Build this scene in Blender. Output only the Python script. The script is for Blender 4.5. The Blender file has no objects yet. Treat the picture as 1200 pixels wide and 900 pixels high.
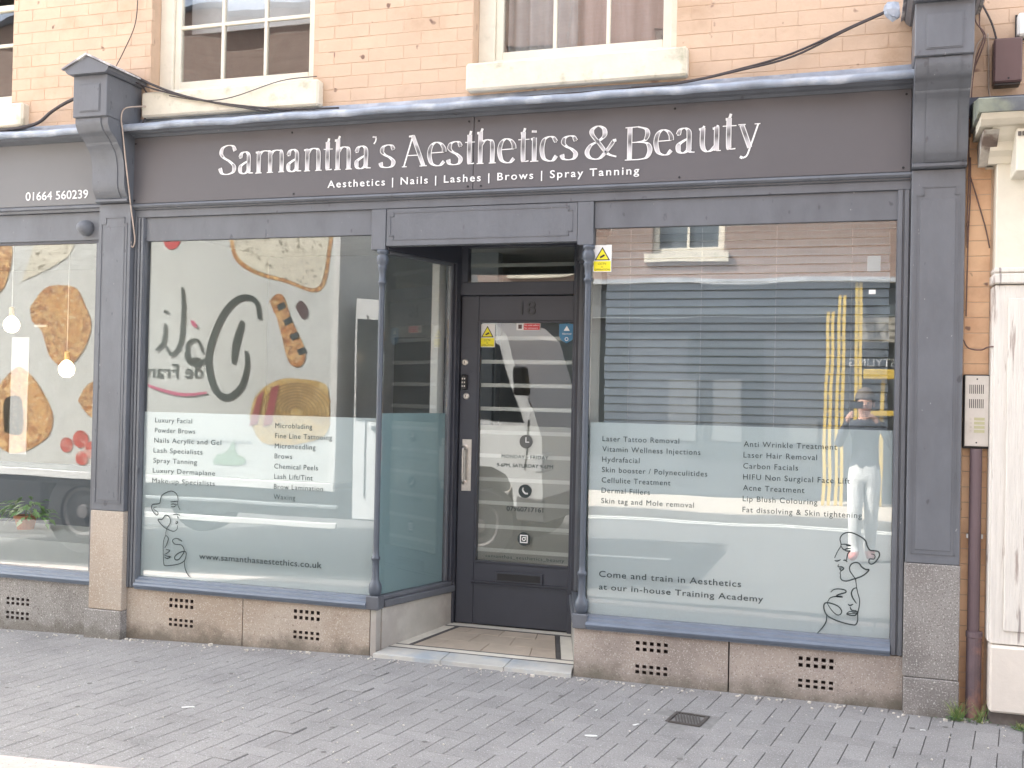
import bpy, bmesh, math, random, os
from mathutils import Vector, Matrix
random.seed(7)
sc = bpy.context.scene
PI = math.pi
# ---------------------------------------------------------------- camera
F_PX, YAW, PITCH, ROLL = 1250.66, 0.31186, 0.011555, -0.021169
CAM = Vector((0.0, -5.815, 1.55))
cd = bpy.data.cameras.new("camera"); cam = bpy.data.objects.new("camera", cd)
sc.collection.objects.link(cam); sc.camera = cam
cd.sensor_width = 36.0; cd.lens = 36.0 * F_PX / 1200.0; cd.clip_start = 0.01; cd.clip_end = 500
Rz = Matrix.Rotation(YAW, 3, 'Z'); Rx = Matrix.Rotation(PITCH, 3, 'X'); Ry = Matrix.Rotation(ROLL, 3, 'Y')
R = Rz @ Rx @ Ry
ax, ay, az = R.col[0], R.col[1], R.col[2]
M = Matrix((ax, az, -ay)).transposed().to_4x4(); M.translation = CAM
cam.matrix_world = M
# ---------------------------------------------------------------- sky, sun, exposure
SUN_EL = math.radians(45); sh = Vector((-0.89, 0.456, 0)).normalized()
to_sun = Vector((sh.x * math.cos(SUN_EL), sh.y * math.cos(SUN_EL), math.sin(SUN_EL)))
w = bpy.data.worlds.new("World"); sc.world = w; w.use_nodes = True
nt = w.node_tree; bg = nt.nodes["Background"]; sky = nt.nodes.new("ShaderNodeTexSky")
sky.sky_type = 'NISHITA'; sky.sun_disc = False; sky.sun_elevation = SUN_EL
sky.sun_rotation = math.atan2(to_sun.x, to_sun.y)
sky.air_density = 1.0; sky.dust_density = 3.0; sky.ozone_density = 1.0
hs = nt.nodes.new("ShaderNodeHueSaturation"); hs.inputs['Saturation'].default_value = 0.32
nt.links.new(sky.outputs[0], hs.inputs['Color']); nt.links.new(hs.outputs[0], bg.inputs[0]); bg.inputs[1].default_value = 0.15
sd = bpy.data.lights.new("sun", 'SUN'); sd.energy = 4.0; sd.angle = math.radians(0.5); sd.color = (1, .96, .9)
so = bpy.data.objects.new("sun", sd); sc.collection.objects.link(so)
so.rotation_euler = to_sun.to_track_quat('Z', 'Y').to_euler(); so.location = (0, 0, 30)
sc.view_settings.view_transform = 'Standard'; sc.view_settings.look = 'None'; sc.view_settings.gamma = 1
sc.view_settings.exposure = 2.66
sc.render.engine = 'CYCLES'; sc.cycles.transparent_max_bounces = 40; sc.cycles.max_bounces = 10
sc.cycles.use_denoising = True; sc.cycles.sample_clamp_indirect = 6
try: sc.cycles.denoiser = 'OPENIMAGEDENOISE'
except Exception: pass
# ---------------------------------------------------------------- materials
def s2l(c):
    return tuple(((v / 255) / 12.92 if v / 255 <= .04045 else ((v / 255 + .055) / 1.055) ** 2.4) for v in c)
MATS = {}
def mat(name, col, rough=.6, var=.08, vs=6, bump=0, bs=80, metal=0, spec=.5, speck=None, col2=None, c2s=3, c2t=(.45, .6), rnd=0, emit=None, stretch=(1, 1, 1), sub=None):
    if name in MATS: return MATS[name]
    m = bpy.data.materials.new(name); m.use_nodes = True; n = m.node_tree; L = n.links.new
    b = n.nodes["Principled BSDF"]; b.inputs['Roughness'].default_value = rough
    b.inputs['Metallic'].default_value = metal; b.inputs['Specular IOR Level'].default_value = spec
    g = n.nodes.new("ShaderNodeNewGeometry"); mp = n.nodes.new("ShaderNodeMapping"); mp.inputs['Scale'].default_value = stretch
    L(g.outputs['Position'], mp.inputs['Vector'])
    def noise(sc_, det=4, dim=.5):
        t = n.nodes.new("ShaderNodeTexNoise"); t.inputs['Scale'].default_value = sc_; t.inputs['Detail'].default_value = det
        t.inputs['Roughness'].default_value = dim; L(mp.outputs[0], t.inputs['Vector']); return t
    def mix(fac, a, b_, typ='MIX'):
        x = n.nodes.new("ShaderNodeMix"); x.data_type = 'RGBA'; x.blend_type = typ
        for s, v in ((x.inputs[0], fac), (x.inputs[6], a), (x.inputs[7], b_)):
            if hasattr(v, 'links'): L(v, s)
            elif isinstance(v, (int, float)): s.default_value = v
            else: s.default_value = (*v, 1)
        return x.outputs[2]
    def ramp(src, p0, p1):
        r = n.nodes.new("ShaderNodeMapRange"); r.inputs[1].default_value = p0; r.inputs[2].default_value = p1; L(src, r.inputs[0]); return r.outputs[0]
    def valmul(src, lo, hi):
        r = n.nodes.new("ShaderNodeMapRange"); r.inputs[1].default_value = .3; r.inputs[2].default_value = .7
        r.inputs[3].default_value = lo; r.inputs[4].default_value = hi; L(src, r.inputs[0]); return r.outputs[0]
    c = col
    if col2 is not None:
        c = mix(ramp(noise(c2s, 6, .6).outputs['Fac'], *c2t), col, col2)
    v = valmul(noise(vs, 5, .6).outputs['Fac'], 1 - var, 1 + var)
    cc = n.nodes.new("ShaderNodeHueSaturation"); L(v, cc.inputs['Value'])
    if hasattr(c, 'links'): L(c, cc.inputs['Color'])
    else: cc.inputs['Color'].default_value = (*c, 1)
    out = cc.outputs[0]
    if rnd:
        oi = n.nodes.new("ShaderNodeObjectInfo"); r = n.nodes.new("ShaderNodeMapRange"); r.inputs[3].default_value = 1 - rnd; r.inputs[4].default_value = 1 + rnd
        L(oi.outputs['Random'], r.inputs[0]); c3 = n.nodes.new("ShaderNodeHueSaturation"); L(r.outputs[0], c3.inputs['Value']); L(out, c3.inputs['Color']); out = c3.outputs[0]
    for sp in (speck or []):   # (scale, threshold, colour)
        vo = n.nodes.new("ShaderNodeTexNoise"); vo.inputs['Scale'].default_value = sp[0]; vo.inputs['Detail'].default_value = 2; L(mp.outputs[0], vo.inputs['Vector'])
        out = mix(ramp(vo.outputs['Fac'], sp[1], sp[1] + .05), out, sp[2])
    L(out, b.inputs['Base Color'])
    if bump:
        bp = n.nodes.new("ShaderNodeBump"); bp.inputs['Strength'].default_value = bump; bp.inputs['Distance'].default_value = .01
        L(noise(bs, 6, .6).outputs['Fac'], bp.inputs['Height']); L(bp.outputs[0], b.inputs['Normal'])
    if emit:
        b.inputs['Emission Color'].default_value = (*emit[0], 1); b.inputs['Emission Strength'].default_value = emit[1]
    MATS[name] = m; return m
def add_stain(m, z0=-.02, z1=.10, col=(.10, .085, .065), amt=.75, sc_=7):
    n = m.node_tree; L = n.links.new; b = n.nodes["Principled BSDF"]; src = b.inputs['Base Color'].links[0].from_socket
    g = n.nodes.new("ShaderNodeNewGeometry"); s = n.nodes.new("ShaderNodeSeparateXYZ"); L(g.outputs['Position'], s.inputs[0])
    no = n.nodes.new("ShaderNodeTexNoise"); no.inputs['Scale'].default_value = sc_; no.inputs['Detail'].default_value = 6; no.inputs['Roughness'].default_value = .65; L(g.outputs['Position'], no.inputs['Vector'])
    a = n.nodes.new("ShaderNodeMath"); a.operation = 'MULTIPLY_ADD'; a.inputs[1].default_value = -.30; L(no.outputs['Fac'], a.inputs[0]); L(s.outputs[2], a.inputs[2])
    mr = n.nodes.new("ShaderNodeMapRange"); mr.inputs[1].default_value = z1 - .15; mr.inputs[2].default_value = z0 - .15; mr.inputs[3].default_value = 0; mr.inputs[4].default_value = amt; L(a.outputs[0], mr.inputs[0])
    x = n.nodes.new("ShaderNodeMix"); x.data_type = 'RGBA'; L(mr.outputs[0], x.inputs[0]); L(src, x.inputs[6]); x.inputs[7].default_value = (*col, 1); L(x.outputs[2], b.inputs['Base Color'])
def glass_mat(name, ior=1.9, tint=(.95, .96, .955), rough=0.0, wav=.0012, base=0.0):
    m = bpy.data.materials.new(name); m.use_nodes = True; n = m.node_tree; L = n.links.new
    n.nodes.remove(n.nodes["Principled BSDF"]); o = n.nodes["Material Output"]
    t = n.nodes.new("ShaderNodeBsdfTransparent"); t.inputs[0].default_value = (*tint, 1)
    g = n.nodes.new("ShaderNodeBsdfGlossy"); g.inputs['Roughness'].default_value = rough
    f = n.nodes.new("ShaderNodeFresnel"); gb = n.nodes.new("ShaderNodeNewGeometry"); mr = n.nodes.new("ShaderNodeMapRange")
    mr.inputs[3].default_value = ior; mr.inputs[4].default_value = 1 / ior; L(gb.outputs['Backfacing'], mr.inputs[0]); L(mr.outputs[0], f.inputs[0])   # same reflectance on both faces of the thin pane
    add = n.nodes.new("ShaderNodeMath"); add.operation = 'ADD'; add.inputs[1].default_value = base; L(f.outputs[0], add.inputs[0])
    x = n.nodes.new("ShaderNodeMixShader"); L(add.outputs[0], x.inputs[0]); L(t.outputs[0], x.inputs[1]); L(g.outputs[0], x.inputs[2]); L(x.outputs[0], o.inputs[0])
    if wav:
        geo = n.nodes.new("ShaderNodeNewGeometry"); no = n.nodes.new("ShaderNodeTexNoise"); no.inputs['Scale'].default_value = 1.6; no.inputs['Detail'].default_value = 1
        L(geo.outputs['Position'], no.inputs['Vector']); bp = n.nodes.new("ShaderNodeBump"); bp.inputs['Strength'].default_value = wav; bp.inputs['Distance'].default_value = 1
        L(no.outputs['Fac'], bp.inputs['Height']); L(bp.outputs[0], g.inputs['Normal'])
    MATS[name] = m; return m
def film_mat(name, col, alpha, edge=0):
    m = bpy.data.materials.new(name); m.use_nodes = True; n = m.node_tree; L = n.links.new
    n.nodes.remove(n.nodes["Principled BSDF"]); o = n.nodes["Material Output"]
    t = n.nodes.new("ShaderNodeBsdfTransparent"); d = n.nodes.new("ShaderNodeBsdfDiffuse"); tl = n.nodes.new("ShaderNodeBsdfTranslucent")
    d.inputs[0].default_value = (*col, 1); tl.inputs[0].default_value = (*col, 1)
    a = n.nodes.new("ShaderNodeMixShader"); a.inputs[0].default_value = .25; L(d.outputs[0], a.inputs[1]); L(tl.outputs[0], a.inputs[2])
    x = n.nodes.new("ShaderNodeMixShader"); x.inputs[0].default_value = alpha; L(t.outputs[0], x.inputs[1]); L(a.outputs[0], x.inputs[2]); L(x.outputs[0], o.inputs[0])
    MATS[name] = m; return m
GREY = mat('anthracite_paint', (.134, .143, .162), .42, .09, 5, bump=.16, bs=22, col2=(.112, .118, .134), c2s=2.2, c2t=(.48, .72), stretch=(1.6, 1.6, .8), speck=[(38, .735, (.30, .30, .30)), (13, .70, (.085, .088, .10))])
FASC = mat('fascia_grey', (.108, .103, .112), .42, .05, 1.5, bump=.02, bs=20)
NBFASC = mat('neighbour_fascia_grey', (.16, .16, .165), .5, .05, 1.5)
DOORM = mat('door_paint', (.052, .056, .072), .35, .07, 4, bump=.05, bs=40)
BLUE = mat('sill_paint', (.14, .168, .215), .3, .1, 8, bump=.08, bs=30)
PEACH = mat('peach_masonry_paint', (.60, .435, .315), .75, .06, 5, bump=.4, bs=28, col2=(.46, .31, .20), c2s=2.6, c2t=(.52, .78), rnd=.03, speck=[(11, .70, (.20, .12, .09))])
PEACHJ = mat('peach_joint', (.57, .41, .295), .85, .08, 9, bump=.4, bs=40, speck=[(7, .66, (.30, .19, .15))])
PAVE = mat('block_paving', (.252, .244, .240), .85, .10, 2.0, col2=(.205, .198, .197), c2s=3.5, c2t=(.5, .68), bump=.5, bs=170, rnd=.07, speck=[(150, .60, (.38, .38, .385)), (90, .66, (.46, .46, .465)), (110, .62, (.15, .15, .155))])
PAVEJ = mat('paving_joint_sand', (.135, .13, .128), .95, .25, 30, bump=.5, bs=120)
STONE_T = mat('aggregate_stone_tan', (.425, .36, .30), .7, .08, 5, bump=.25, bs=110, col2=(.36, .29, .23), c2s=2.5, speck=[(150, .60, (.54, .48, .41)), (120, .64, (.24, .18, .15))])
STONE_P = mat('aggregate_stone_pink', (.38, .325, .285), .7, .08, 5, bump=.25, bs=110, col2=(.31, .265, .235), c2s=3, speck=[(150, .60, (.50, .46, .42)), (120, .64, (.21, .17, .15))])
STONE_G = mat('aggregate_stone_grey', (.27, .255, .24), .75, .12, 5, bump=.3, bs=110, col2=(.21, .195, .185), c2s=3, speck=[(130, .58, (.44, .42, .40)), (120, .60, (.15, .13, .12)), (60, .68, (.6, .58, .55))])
STONE_L = mat('reveal_stone', (.46, .44, .40), .8, .12, 4, bump=.25, bs=60, col2=(.38, .35, .32), c2s=3.5)
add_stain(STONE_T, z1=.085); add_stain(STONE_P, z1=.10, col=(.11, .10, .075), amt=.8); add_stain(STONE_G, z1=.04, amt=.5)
DIRT = mat('dark_joint', (.09, .075, .065), .95, .2, 20)
HOLE = mat('vent_dark', (.065, .045, .04), .9, .2, 20)
LEAD = mat('lead_flashing', (.30, .34, .41), .45, .2, 9, bump=.4, bs=12, col2=(.42, .45, .50), c2s=6, c2t=(.5, .62), metal=.2)
CREAM = mat('cream_paint', (.74, .69, .58), .6, .06, 8, bump=.15, bs=40, col2=(.58, .55, .45), c2s=7, c2t=(.62, .8))
CREAMD = mat('weathered_cream_sill', (.72, .66, .54), .75, .08, 8, bump=.3, bs=40, col2=(.42, .40, .29), c2s=9, c2t=(.56, .75))
PEEL = mat('peeling_white_paint', (.74, .70, .64), .75, .08, 6, bump=.7, bs=14, col2=(.42, .35, .31), c2s=2.4, c2t=(.58, .63), stretch=(11, 1, .7), speck=[(5, .67, (.36, .32, .30))])
MARB = mat('marble_step', (.50, .49, .46), .35, .12, 7, bump=.05, bs=30, col2=(.36, .40, .44), c2s=4, c2t=(.5, .65))
TILE = mat('entrance_tile', (.46, .385, .31), .5, .12, 8, bump=.1, bs=50, col2=(.30, .24, .20), c2s=4, c2t=(.55, .75), rnd=.05)
TILE2 = mat('cream_tile', (.66, .62, .54), .5, .1, 10, bump=.1, bs=50)
DTILE = mat('dark_border_tile', (.085, .08, .078), .5, .2, 15)
BLIND = mat('blind_slat_paint', (.215, .25, .285), .45, .04, 3)
STEEL = mat('brushed_steel', (.62, .58, .54), .35, .1, 40, metal=.85)
SILV = mat('intercom_silver', (.66, .62, .57), .5, .06, 20, metal=.15)
BROWN = mat('brown_plastic', (.125, .075, .075), .4, .1, 5)
PIPE = mat('drainpipe_paint', (.15, .105, .115), .4, .15, 6, bump=.1, bs=25, stretch=(1, 1, .3))
WHITEP = mat('white_plastic', (.75, .75, .73), .5, .05, 10)
CABLE = mat('cable_dark', (.055, .045, .045), .6, .2, 15)
CABLEL = mat('cable_pale', (.45, .36, .30), .6, .2, 15)
WALLI = mat('interior_wall_paint', (.62, .63, .56), .8, .04, 2)
WALLD = mat('interior_wall_dark', (.16, .18, .21), .8, .05, 2)
FLOORI = mat('interior_floor', (.22, .20, .18), .5, .1, 3)
CURT = mat('curtain_cloth', (.42, .33, .33), .9, .08, 6, stretch=(8, 8, 1))
VINYL = mat('vinyl_dark', (.035, .05, .052), .5, .02, 5)
VINYLM = mat('vinyl_mid', (.075, .10, .10), .5, .02, 5)
WVIN = mat('vinyl_white', (.85, .85, .85), .5, .02, 5)
BLACK = mat('black_plastic', (.02, .02, .022), .4, .05, 10)
YEL = mat('yellow_print', (.80, .70, .02), .5, .03, 10)
RED = mat('red_print', (.62, .06, .07), .5, .03, 10)
SIGNB = mat('blue_print', (.05, .20, .36), .4, .03, 10)
GLASS = glass_mat('window_glass', 1.95, base=.02)
GLASSD = glass_mat('door_glass', 1.75, base=.03, wav=.004)
GLASSU = glass_mat('old_window_glass', 1.95, wav=.006)
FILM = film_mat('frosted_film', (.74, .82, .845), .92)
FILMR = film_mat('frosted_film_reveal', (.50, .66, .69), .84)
FILMD = film_mat('frosted_film_door', (.56, .56, .52), .80)
BAND = film_mat('white_film_band', (.85, .86, .82), .85)
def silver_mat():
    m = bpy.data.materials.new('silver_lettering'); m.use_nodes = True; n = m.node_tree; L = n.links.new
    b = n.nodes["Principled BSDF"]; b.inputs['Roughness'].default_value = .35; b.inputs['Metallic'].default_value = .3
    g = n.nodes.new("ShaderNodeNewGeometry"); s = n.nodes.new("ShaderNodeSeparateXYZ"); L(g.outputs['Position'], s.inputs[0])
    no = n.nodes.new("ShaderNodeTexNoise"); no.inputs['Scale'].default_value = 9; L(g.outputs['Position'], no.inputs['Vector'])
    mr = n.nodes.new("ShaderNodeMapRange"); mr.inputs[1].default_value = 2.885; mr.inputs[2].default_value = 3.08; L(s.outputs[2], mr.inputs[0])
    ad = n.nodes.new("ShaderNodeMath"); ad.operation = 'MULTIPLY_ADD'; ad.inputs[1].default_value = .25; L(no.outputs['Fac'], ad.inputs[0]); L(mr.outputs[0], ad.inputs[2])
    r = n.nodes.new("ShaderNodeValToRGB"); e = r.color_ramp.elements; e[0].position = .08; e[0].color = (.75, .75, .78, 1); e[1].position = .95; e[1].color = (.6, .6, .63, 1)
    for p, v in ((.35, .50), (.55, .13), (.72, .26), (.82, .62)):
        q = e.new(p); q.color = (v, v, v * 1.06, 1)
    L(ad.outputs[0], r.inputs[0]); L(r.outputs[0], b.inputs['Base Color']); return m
SILVER = silver_mat()
# ---------------------------------------------------------------- builders
COL = sc.collection
def link(o): COL.objects.link(o); return o
def root(name, label, cat, loc=(0, 0, 0), group=None, kind=None):
    o = bpy.data.objects.new(name, None); link(o); o.location = loc; o.empty_display_size = .1
    tag(o, label, cat, group, kind); return o
def tag(o, label=None, cat=None, group=None, kind=None):
    if label: o['label'] = label
    if cat: o['category'] = cat
    if group: o['group'] = group
    if kind: o['kind'] = kind
    return o
def setparent(o, parent):
    if parent is None: return
    bl = parent.location if parent.type == 'EMPTY' else Vector()
    o.parent = parent; o.matrix_parent_inverse = Matrix.Translation(-Vector(bl))
def obj(name, bm, m=None, parent=None, bevel=0, smooth=False, label=None, seg=1):
    if isinstance(bm, bpy.types.Mesh): me = bm
    else:
        if bevel:
            bmesh.ops.bevel(bm, geom=list(bm.edges), offset=bevel, segments=seg, affect='EDGES', clamp_overlap=True)
        bmesh.ops.recalc_face_normals(bm, faces=bm.faces)
        me = bpy.data.meshes.new(name); bm.to_mesh(me); bm.free()
    if smooth:
        for p in me.polygons: p.use_smooth = True
    if m is not None:
        if isinstance(m, (list, tuple)):
            for q in m: me.materials.append(q)
        elif not len(me.materials): me.materials.append(m)
    o = bpy.data.objects.new(name, me); link(o); setparent(o, parent)
    if label: o['label'] = label
    return o
def B(): return bmesh.new()
def box(bm, x0, x1, y0, y1, z0, z1, mi=0, T=None):
    vs = [bm.verts.new((x, y, z)) for x in (x0, x1) for y in (y0, y1) for z in (z0, z1)]
    fs = [(0, 1, 3, 2), (4, 6, 7, 5), (0, 4, 5, 1), (2, 3, 7, 6), (0, 2, 6, 4), (1, 5, 7, 3)]
    for f in fs: bm.faces.new([vs[i] for i in f]).material_index = mi
    if T is not None:
        for v in vs: v.co = T @ v.co
    return bm
def bx(x0, x1, y0, y1, z0, z1): return box(B(), x0, x1, y0, y1, z0, z1)
def boxo(name, x0, x1, y0, y1, z0, z1, m, parent=None, bevel=0, label=None, T=None):
    return obj(name, box(B(), x0, x1, y0, y1, z0, z1, T=T), m, parent, bevel, label=label)
def prism(pts, axis, a0, a1, bm=None, T=None):
    """extrude a closed 2-D outline along an axis: 'x' uses (y,z), 'z' uses (x,y), 'y' uses (x,z)"""
    bm = bm or B(); P = {'x': lambda p, a: (a, p[0], p[1]), 'z': lambda p, a: (p[0], p[1], a), 'y': lambda p, a: (p[0], a, p[1])}[axis]
    va = [bm.verts.new(P(p, a0)) for p in pts]; vb = [bm.verts.new(P(p, a1)) for p in pts]; n = len(pts)
    bm.faces.new(va); bm.faces.new(vb[::-1])
    for i in range(n): bm.faces.new([va[i], va[(i + 1) % n], vb[(i + 1) % n], vb[i]])
    if T is not None:
        for v in va + vb: v.co = T @ v.co
    return bm
def lathe(prof, cx, cy, seg=16, bm=None, axis='z', T=None):
    bm = bm or B(); rings = []
    for r, z in prof:
        rings.append([bm.verts.new((cx + r * math.cos(2 * PI * i / seg), cy + r * math.sin(2 * PI * i / seg), z)) for i in range(seg)])
    for a, b in zip(rings, rings[1:]):
        for i in range(seg): bm.faces.new([a[i], a[(i + 1) % seg], b[(i + 1) % seg], b[i]])
    bm.faces.new(rings[0][::-1]); bm.faces.new(rings[-1])
    if T is not None:
        for r in rings:
            for v in r: v.co = T @ v.co
    return bm
def smoothpts(pts, n=4):
    P = [Vector(p) for p in pts]; out = []
    for i in range(len(P) - 1):
        p0 = P[max(i - 1, 0)]; p1 = P[i]; p2 = P[i + 1]; p3 = P[min(i + 2, len(P) - 1)]
        for k in range(n):
            t = k / n
            out.append(.5 * ((2 * p1) + (p2 - p0) * t + (2 * p0 - 5 * p1 + 4 * p2 - p3) * t * t + (3 * p1 - p0 - 3 * p2 + p3) * t ** 3))
    out.append(P[-1]); return out
def tube(pts, r, bm=None, seg=6, n=4):
    bm = bm or B(); P = smoothpts(pts, n); rings = []
    for i, p in enumerate(P):
        d = (P[min(i + 1, len(P) - 1)] - P[max(i - 1, 0)]).normalized()
        u = d.cross(Vector((.3, .9, .2))).normalized(); v = d.cross(u)
        rr = r[i * len(r) // len(P)] if isinstance(r, (list, tuple)) else r
        rings.append([bm.verts.new(p + u * rr * math.cos(2 * PI * k / seg) + v * rr * math.sin(2 * PI * k / seg)) for k in range(seg)])
    for a, b in zip(rings, rings[1:]):
        for k in range(seg): bm.faces.new([a[k], a[(k + 1) % seg], b[(k + 1) % seg], b[k]])
    bm.faces.new(rings[0][::-1]); bm.faces.new(rings[-1]); return bm
def ribbon(strokes, y, wd=.0045, bm=None):
    """flat vinyl strokes in the plane y"""
    bm = bm or B()
    for s in strokes:
        P = smoothpts([(x, 0, z) for x, z in s], 5); prev = None
        for i, p in enumerate(P):
            d = P[min(i + 1, len(P) - 1)] - P[max(i - 1, 0)]
            nrm = Vector((-d.z, 0, d.x)); nrm = nrm.normalized() if nrm.length else Vector((1, 0, 0))
            ww = wd * (.35 + .65 * math.sin(PI * min(1, max(.12, i / max(1, len(P) - 1) * .88 + .06)))) / 2 * 1.1
            a = bm.verts.new((p.x + nrm.x * ww, y, p.z + nrm.z * ww)); b = bm.verts.new((p.x - nrm.x * ww, y, p.z - nrm.z * ww))
            if prev: bm.faces.new([prev[0], a, b, prev[1]])
            prev = (a, b)
    return bm
def text_mesh(body, extrude=0, offset=0, spacing=1.0, bold=0):
    c = bpy.data.curves.new('t', 'FONT'); c.body = body; c.extrude = extrude; c.offset = offset + bold; c.space_character = spacing
    c.resolution_u = 4; o = bpy.data.objects.new('t', c); COL.objects.link(o)
    dg = bpy.context.evaluated_depsgraph_get(); me = bpy.data.meshes.new_from_object(o.evaluated_get(dg))
    bpy.data.objects.remove(o); bpy.data.curves.remove(c); return me
def text(name, body, x0, z0, y, parent, m, x1=None, h=None, size=None, flip=False, extrude=0, offset=0, spacing=1.0, bold=0, hz=None, label=None, anchor='l', ref=None):
    """lettering standing in the plane y; x1 fits the width, h the cap height (taken from a reference glyph)"""
    me = text_mesh(body, extrude, offset, spacing, bold)
    xs = [v.co.x for v in me.vertices]; w0, w1 = min(xs), max(xs)
    rf = text_mesh(ref or 'H'); rh = max(v.co.y for v in rf.vertices); bpy.data.meshes.remove(rf)
    sz = size if size else h / rh
    sx = (abs(x1 - x0) / (w1 - w0)) if x1 is not None else sz
    if hz: sz = hz / rh
    if not h and not size and not hz: sz = sx
    for v in me.vertices:
        x = (v.co.x - w0) * sx; z = v.co.y * sz; d = v.co.z
        if anchor == 'c': x -= (w1 - w0) * sx / 2
        if flip: v.co = (x0 - x, y - (-d), z0 + z)
        else: v.co = (x0 + x, y - d, z0 + z)
    me.materials.clear(); me.update()
    return obj(name, me, m, parent, label=label)
def islands_of(o):
    bm = bmesh.new(); bm.from_mesh(o.data); bmesh.ops.remove_doubles(bm, verts=bm.verts, dist=1e-5); seen = set(); isl = []
    for v in bm.verts:
        if v in seen: continue
        st = [v]; g_ = set()
        while st:
            q = st.pop()
            if q in g_: continue
            g_.add(q); st += [e.other_vert(q) for e in q.link_edges]
        seen |= g_; isl.append(g_)
    return bm, isl
def split_text(o, gap, name=None):
    """one object per word (or per letter when gap is 0)"""
    bm, isl = islands_of(o); isl.sort(key=lambda g: min(v.co.x for v in g)); groups = []; xe = None
    for g_ in isl:
        a, b = min(v.co.x for v in g_), max(v.co.x for v in g_)
        if xe is None or a > xe + gap: groups.append(set()); xe = b
        groups[-1] |= g_; xe = max(xe, b)
    par = o.parent; inv = o.matrix_parent_inverse.copy(); m = o.data.materials[0]; nm = name or o.name.split('.')[0]
    for g_ in groups:
        nb_ = bmesh.new(); mp = {v: nb_.verts.new(v.co) for v in g_}
        for f in {f for v in g_ for f in v.link_faces}: nb_.faces.new([mp[v] for v in f.verts])
        q = obj(nm, nb_, m, None); q.parent = par; q.matrix_parent_inverse = inv
    bm.free(); bpy.data.objects.remove(o)
def poly(name, pts, y, m, parent, th=.0, label=None):
    bm = B(); vs = [bm.verts.new((x, y, z)) for x, z in pts]; f = bm.faces.new(vs)
    if th:
        r = bmesh.ops.extrude_face_region(bm, geom=[f]); bmesh.ops.translate(bm, verts=[v for v in r['geom'] if isinstance(v, bmesh.types.BMVert)], vec=(0, th, 0))
    bmesh.ops.triangulate(bm, faces=bm.faces); return obj(name, bm, m, parent, label=label)
def disc(name, cx, cz, r, y, m, parent, n=28, r0=0):
    bm = B()
    if r0:
        a = [bm.verts.new((cx + r * math.cos(t * 2 * PI / n), y, cz + r * math.sin(t * 2 * PI / n))) for t in range(n)]
        b = [bm.verts.new((cx + r0 * math.cos(t * 2 * PI / n), y, cz + r0 * math.sin(t * 2 * PI / n))) for t in range(n)]
        for i in range(n): bm.faces.new([a[i], a[(i + 1) % n], b[(i + 1) % n], b[i]])
    else: bm.faces.new([bm.verts.new((cx + r * math.cos(t * 2 * PI / n), y, cz + r * math.sin(t * 2 * PI / n))) for t in range(n)])
    return obj(name, bm, m, parent)
def holed(x0, x1, z0, z1, y, d, holes, depth=.04):
    """slab front at y, thickness d, with real square holes; material 1 inside the holes"""
    bm = B(); X = sorted({x0, x1, *[h[0] for h in holes], *[h[1] for h in holes]}); Z = sorted({z0, z1, *[h[2] for h in holes], *[h[3] for h in holes]})
    V = {}
    def v(x, yy, z):
        k = (round(x, 5), round(yy, 5), round(z, 5))
        if k not in V: V[k] = bm.verts.new((x, yy, z))
        return V[k]
    for i in range(len(X) - 1):
        for j in range(len(Z) - 1):
            a, b, c, e = X[i], X[i + 1], Z[j], Z[j + 1]; mx, mz = (a + b) / 2, (c + e) / 2
            if any(h[0] < mx < h[1] and h[2] < mz < h[3] for h in holes):
                for q in (((a, y, c), (b, y, c), (b, y + depth, c), (a, y + depth, c)), ((a, y, e), (b, y, e), (b, y + depth, e), (a, y + depth, e)),
                          ((a, y, c), (a, y, e), (a, y + depth, e), (a, y + depth, c)), ((b, y, c), (b, y, e), (b, y + depth, e), (b, y + depth, c)),
                          ((a, y + depth, c), (b, y + depth, c), (b, y + depth, e), (a, y + depth, e))):
                    bm.faces.new([v(*p) for p in q]).material_index = 1
            else: bm.faces.new([v(a, y, c), v(b, y, c), v(b, y, e), v(a, y, e)])
    for q in (((x0, y, z0), (x0, y + d, z0), (x0, y + d, z1), (x0, y, z1)), ((x1, y, z0), (x1, y + d, z0), (x1, y + d, z1), (x1, y, z1))):
        bm.faces.new([bm.verts.new(p) for p in q])
    bm.faces.new([bm.verts.new(p) for p in ((x0, y, z1), (x1, y, z1), (x1, y + d, z1), (x0, y + d, z1))])
    return bm
def vent(x0, x1, z0, z1, nx=5, nz=2, f=.55):
    px = (x1 - x0) / (nx - 1 + f); pz = (z1 - z0) / (nz - 1 + f); s = px * f; t = pz * f
    return [(x0 + i * px, x0 + i * px + s, z0 + j * pz, z0 + j * pz + t) for i in range(nx) for j in range(nz)]
def gz(x): return 0.0 if x > -2.6 else .028 * (x + 2.6)

_text = text
def line(name, body, *a, **k):
    o = _text(name, body, *a, **k)
    if ' ' in body: split_text(o, (k.get('h') or .03) * .36)
    return None
# ================================================================ THE SETTING: ground
KA = 3.0; kt = math.tan(math.radians(KA))
def kerb_y(x): return -2.215 + (x + 3.1) * kt * .6
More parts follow.
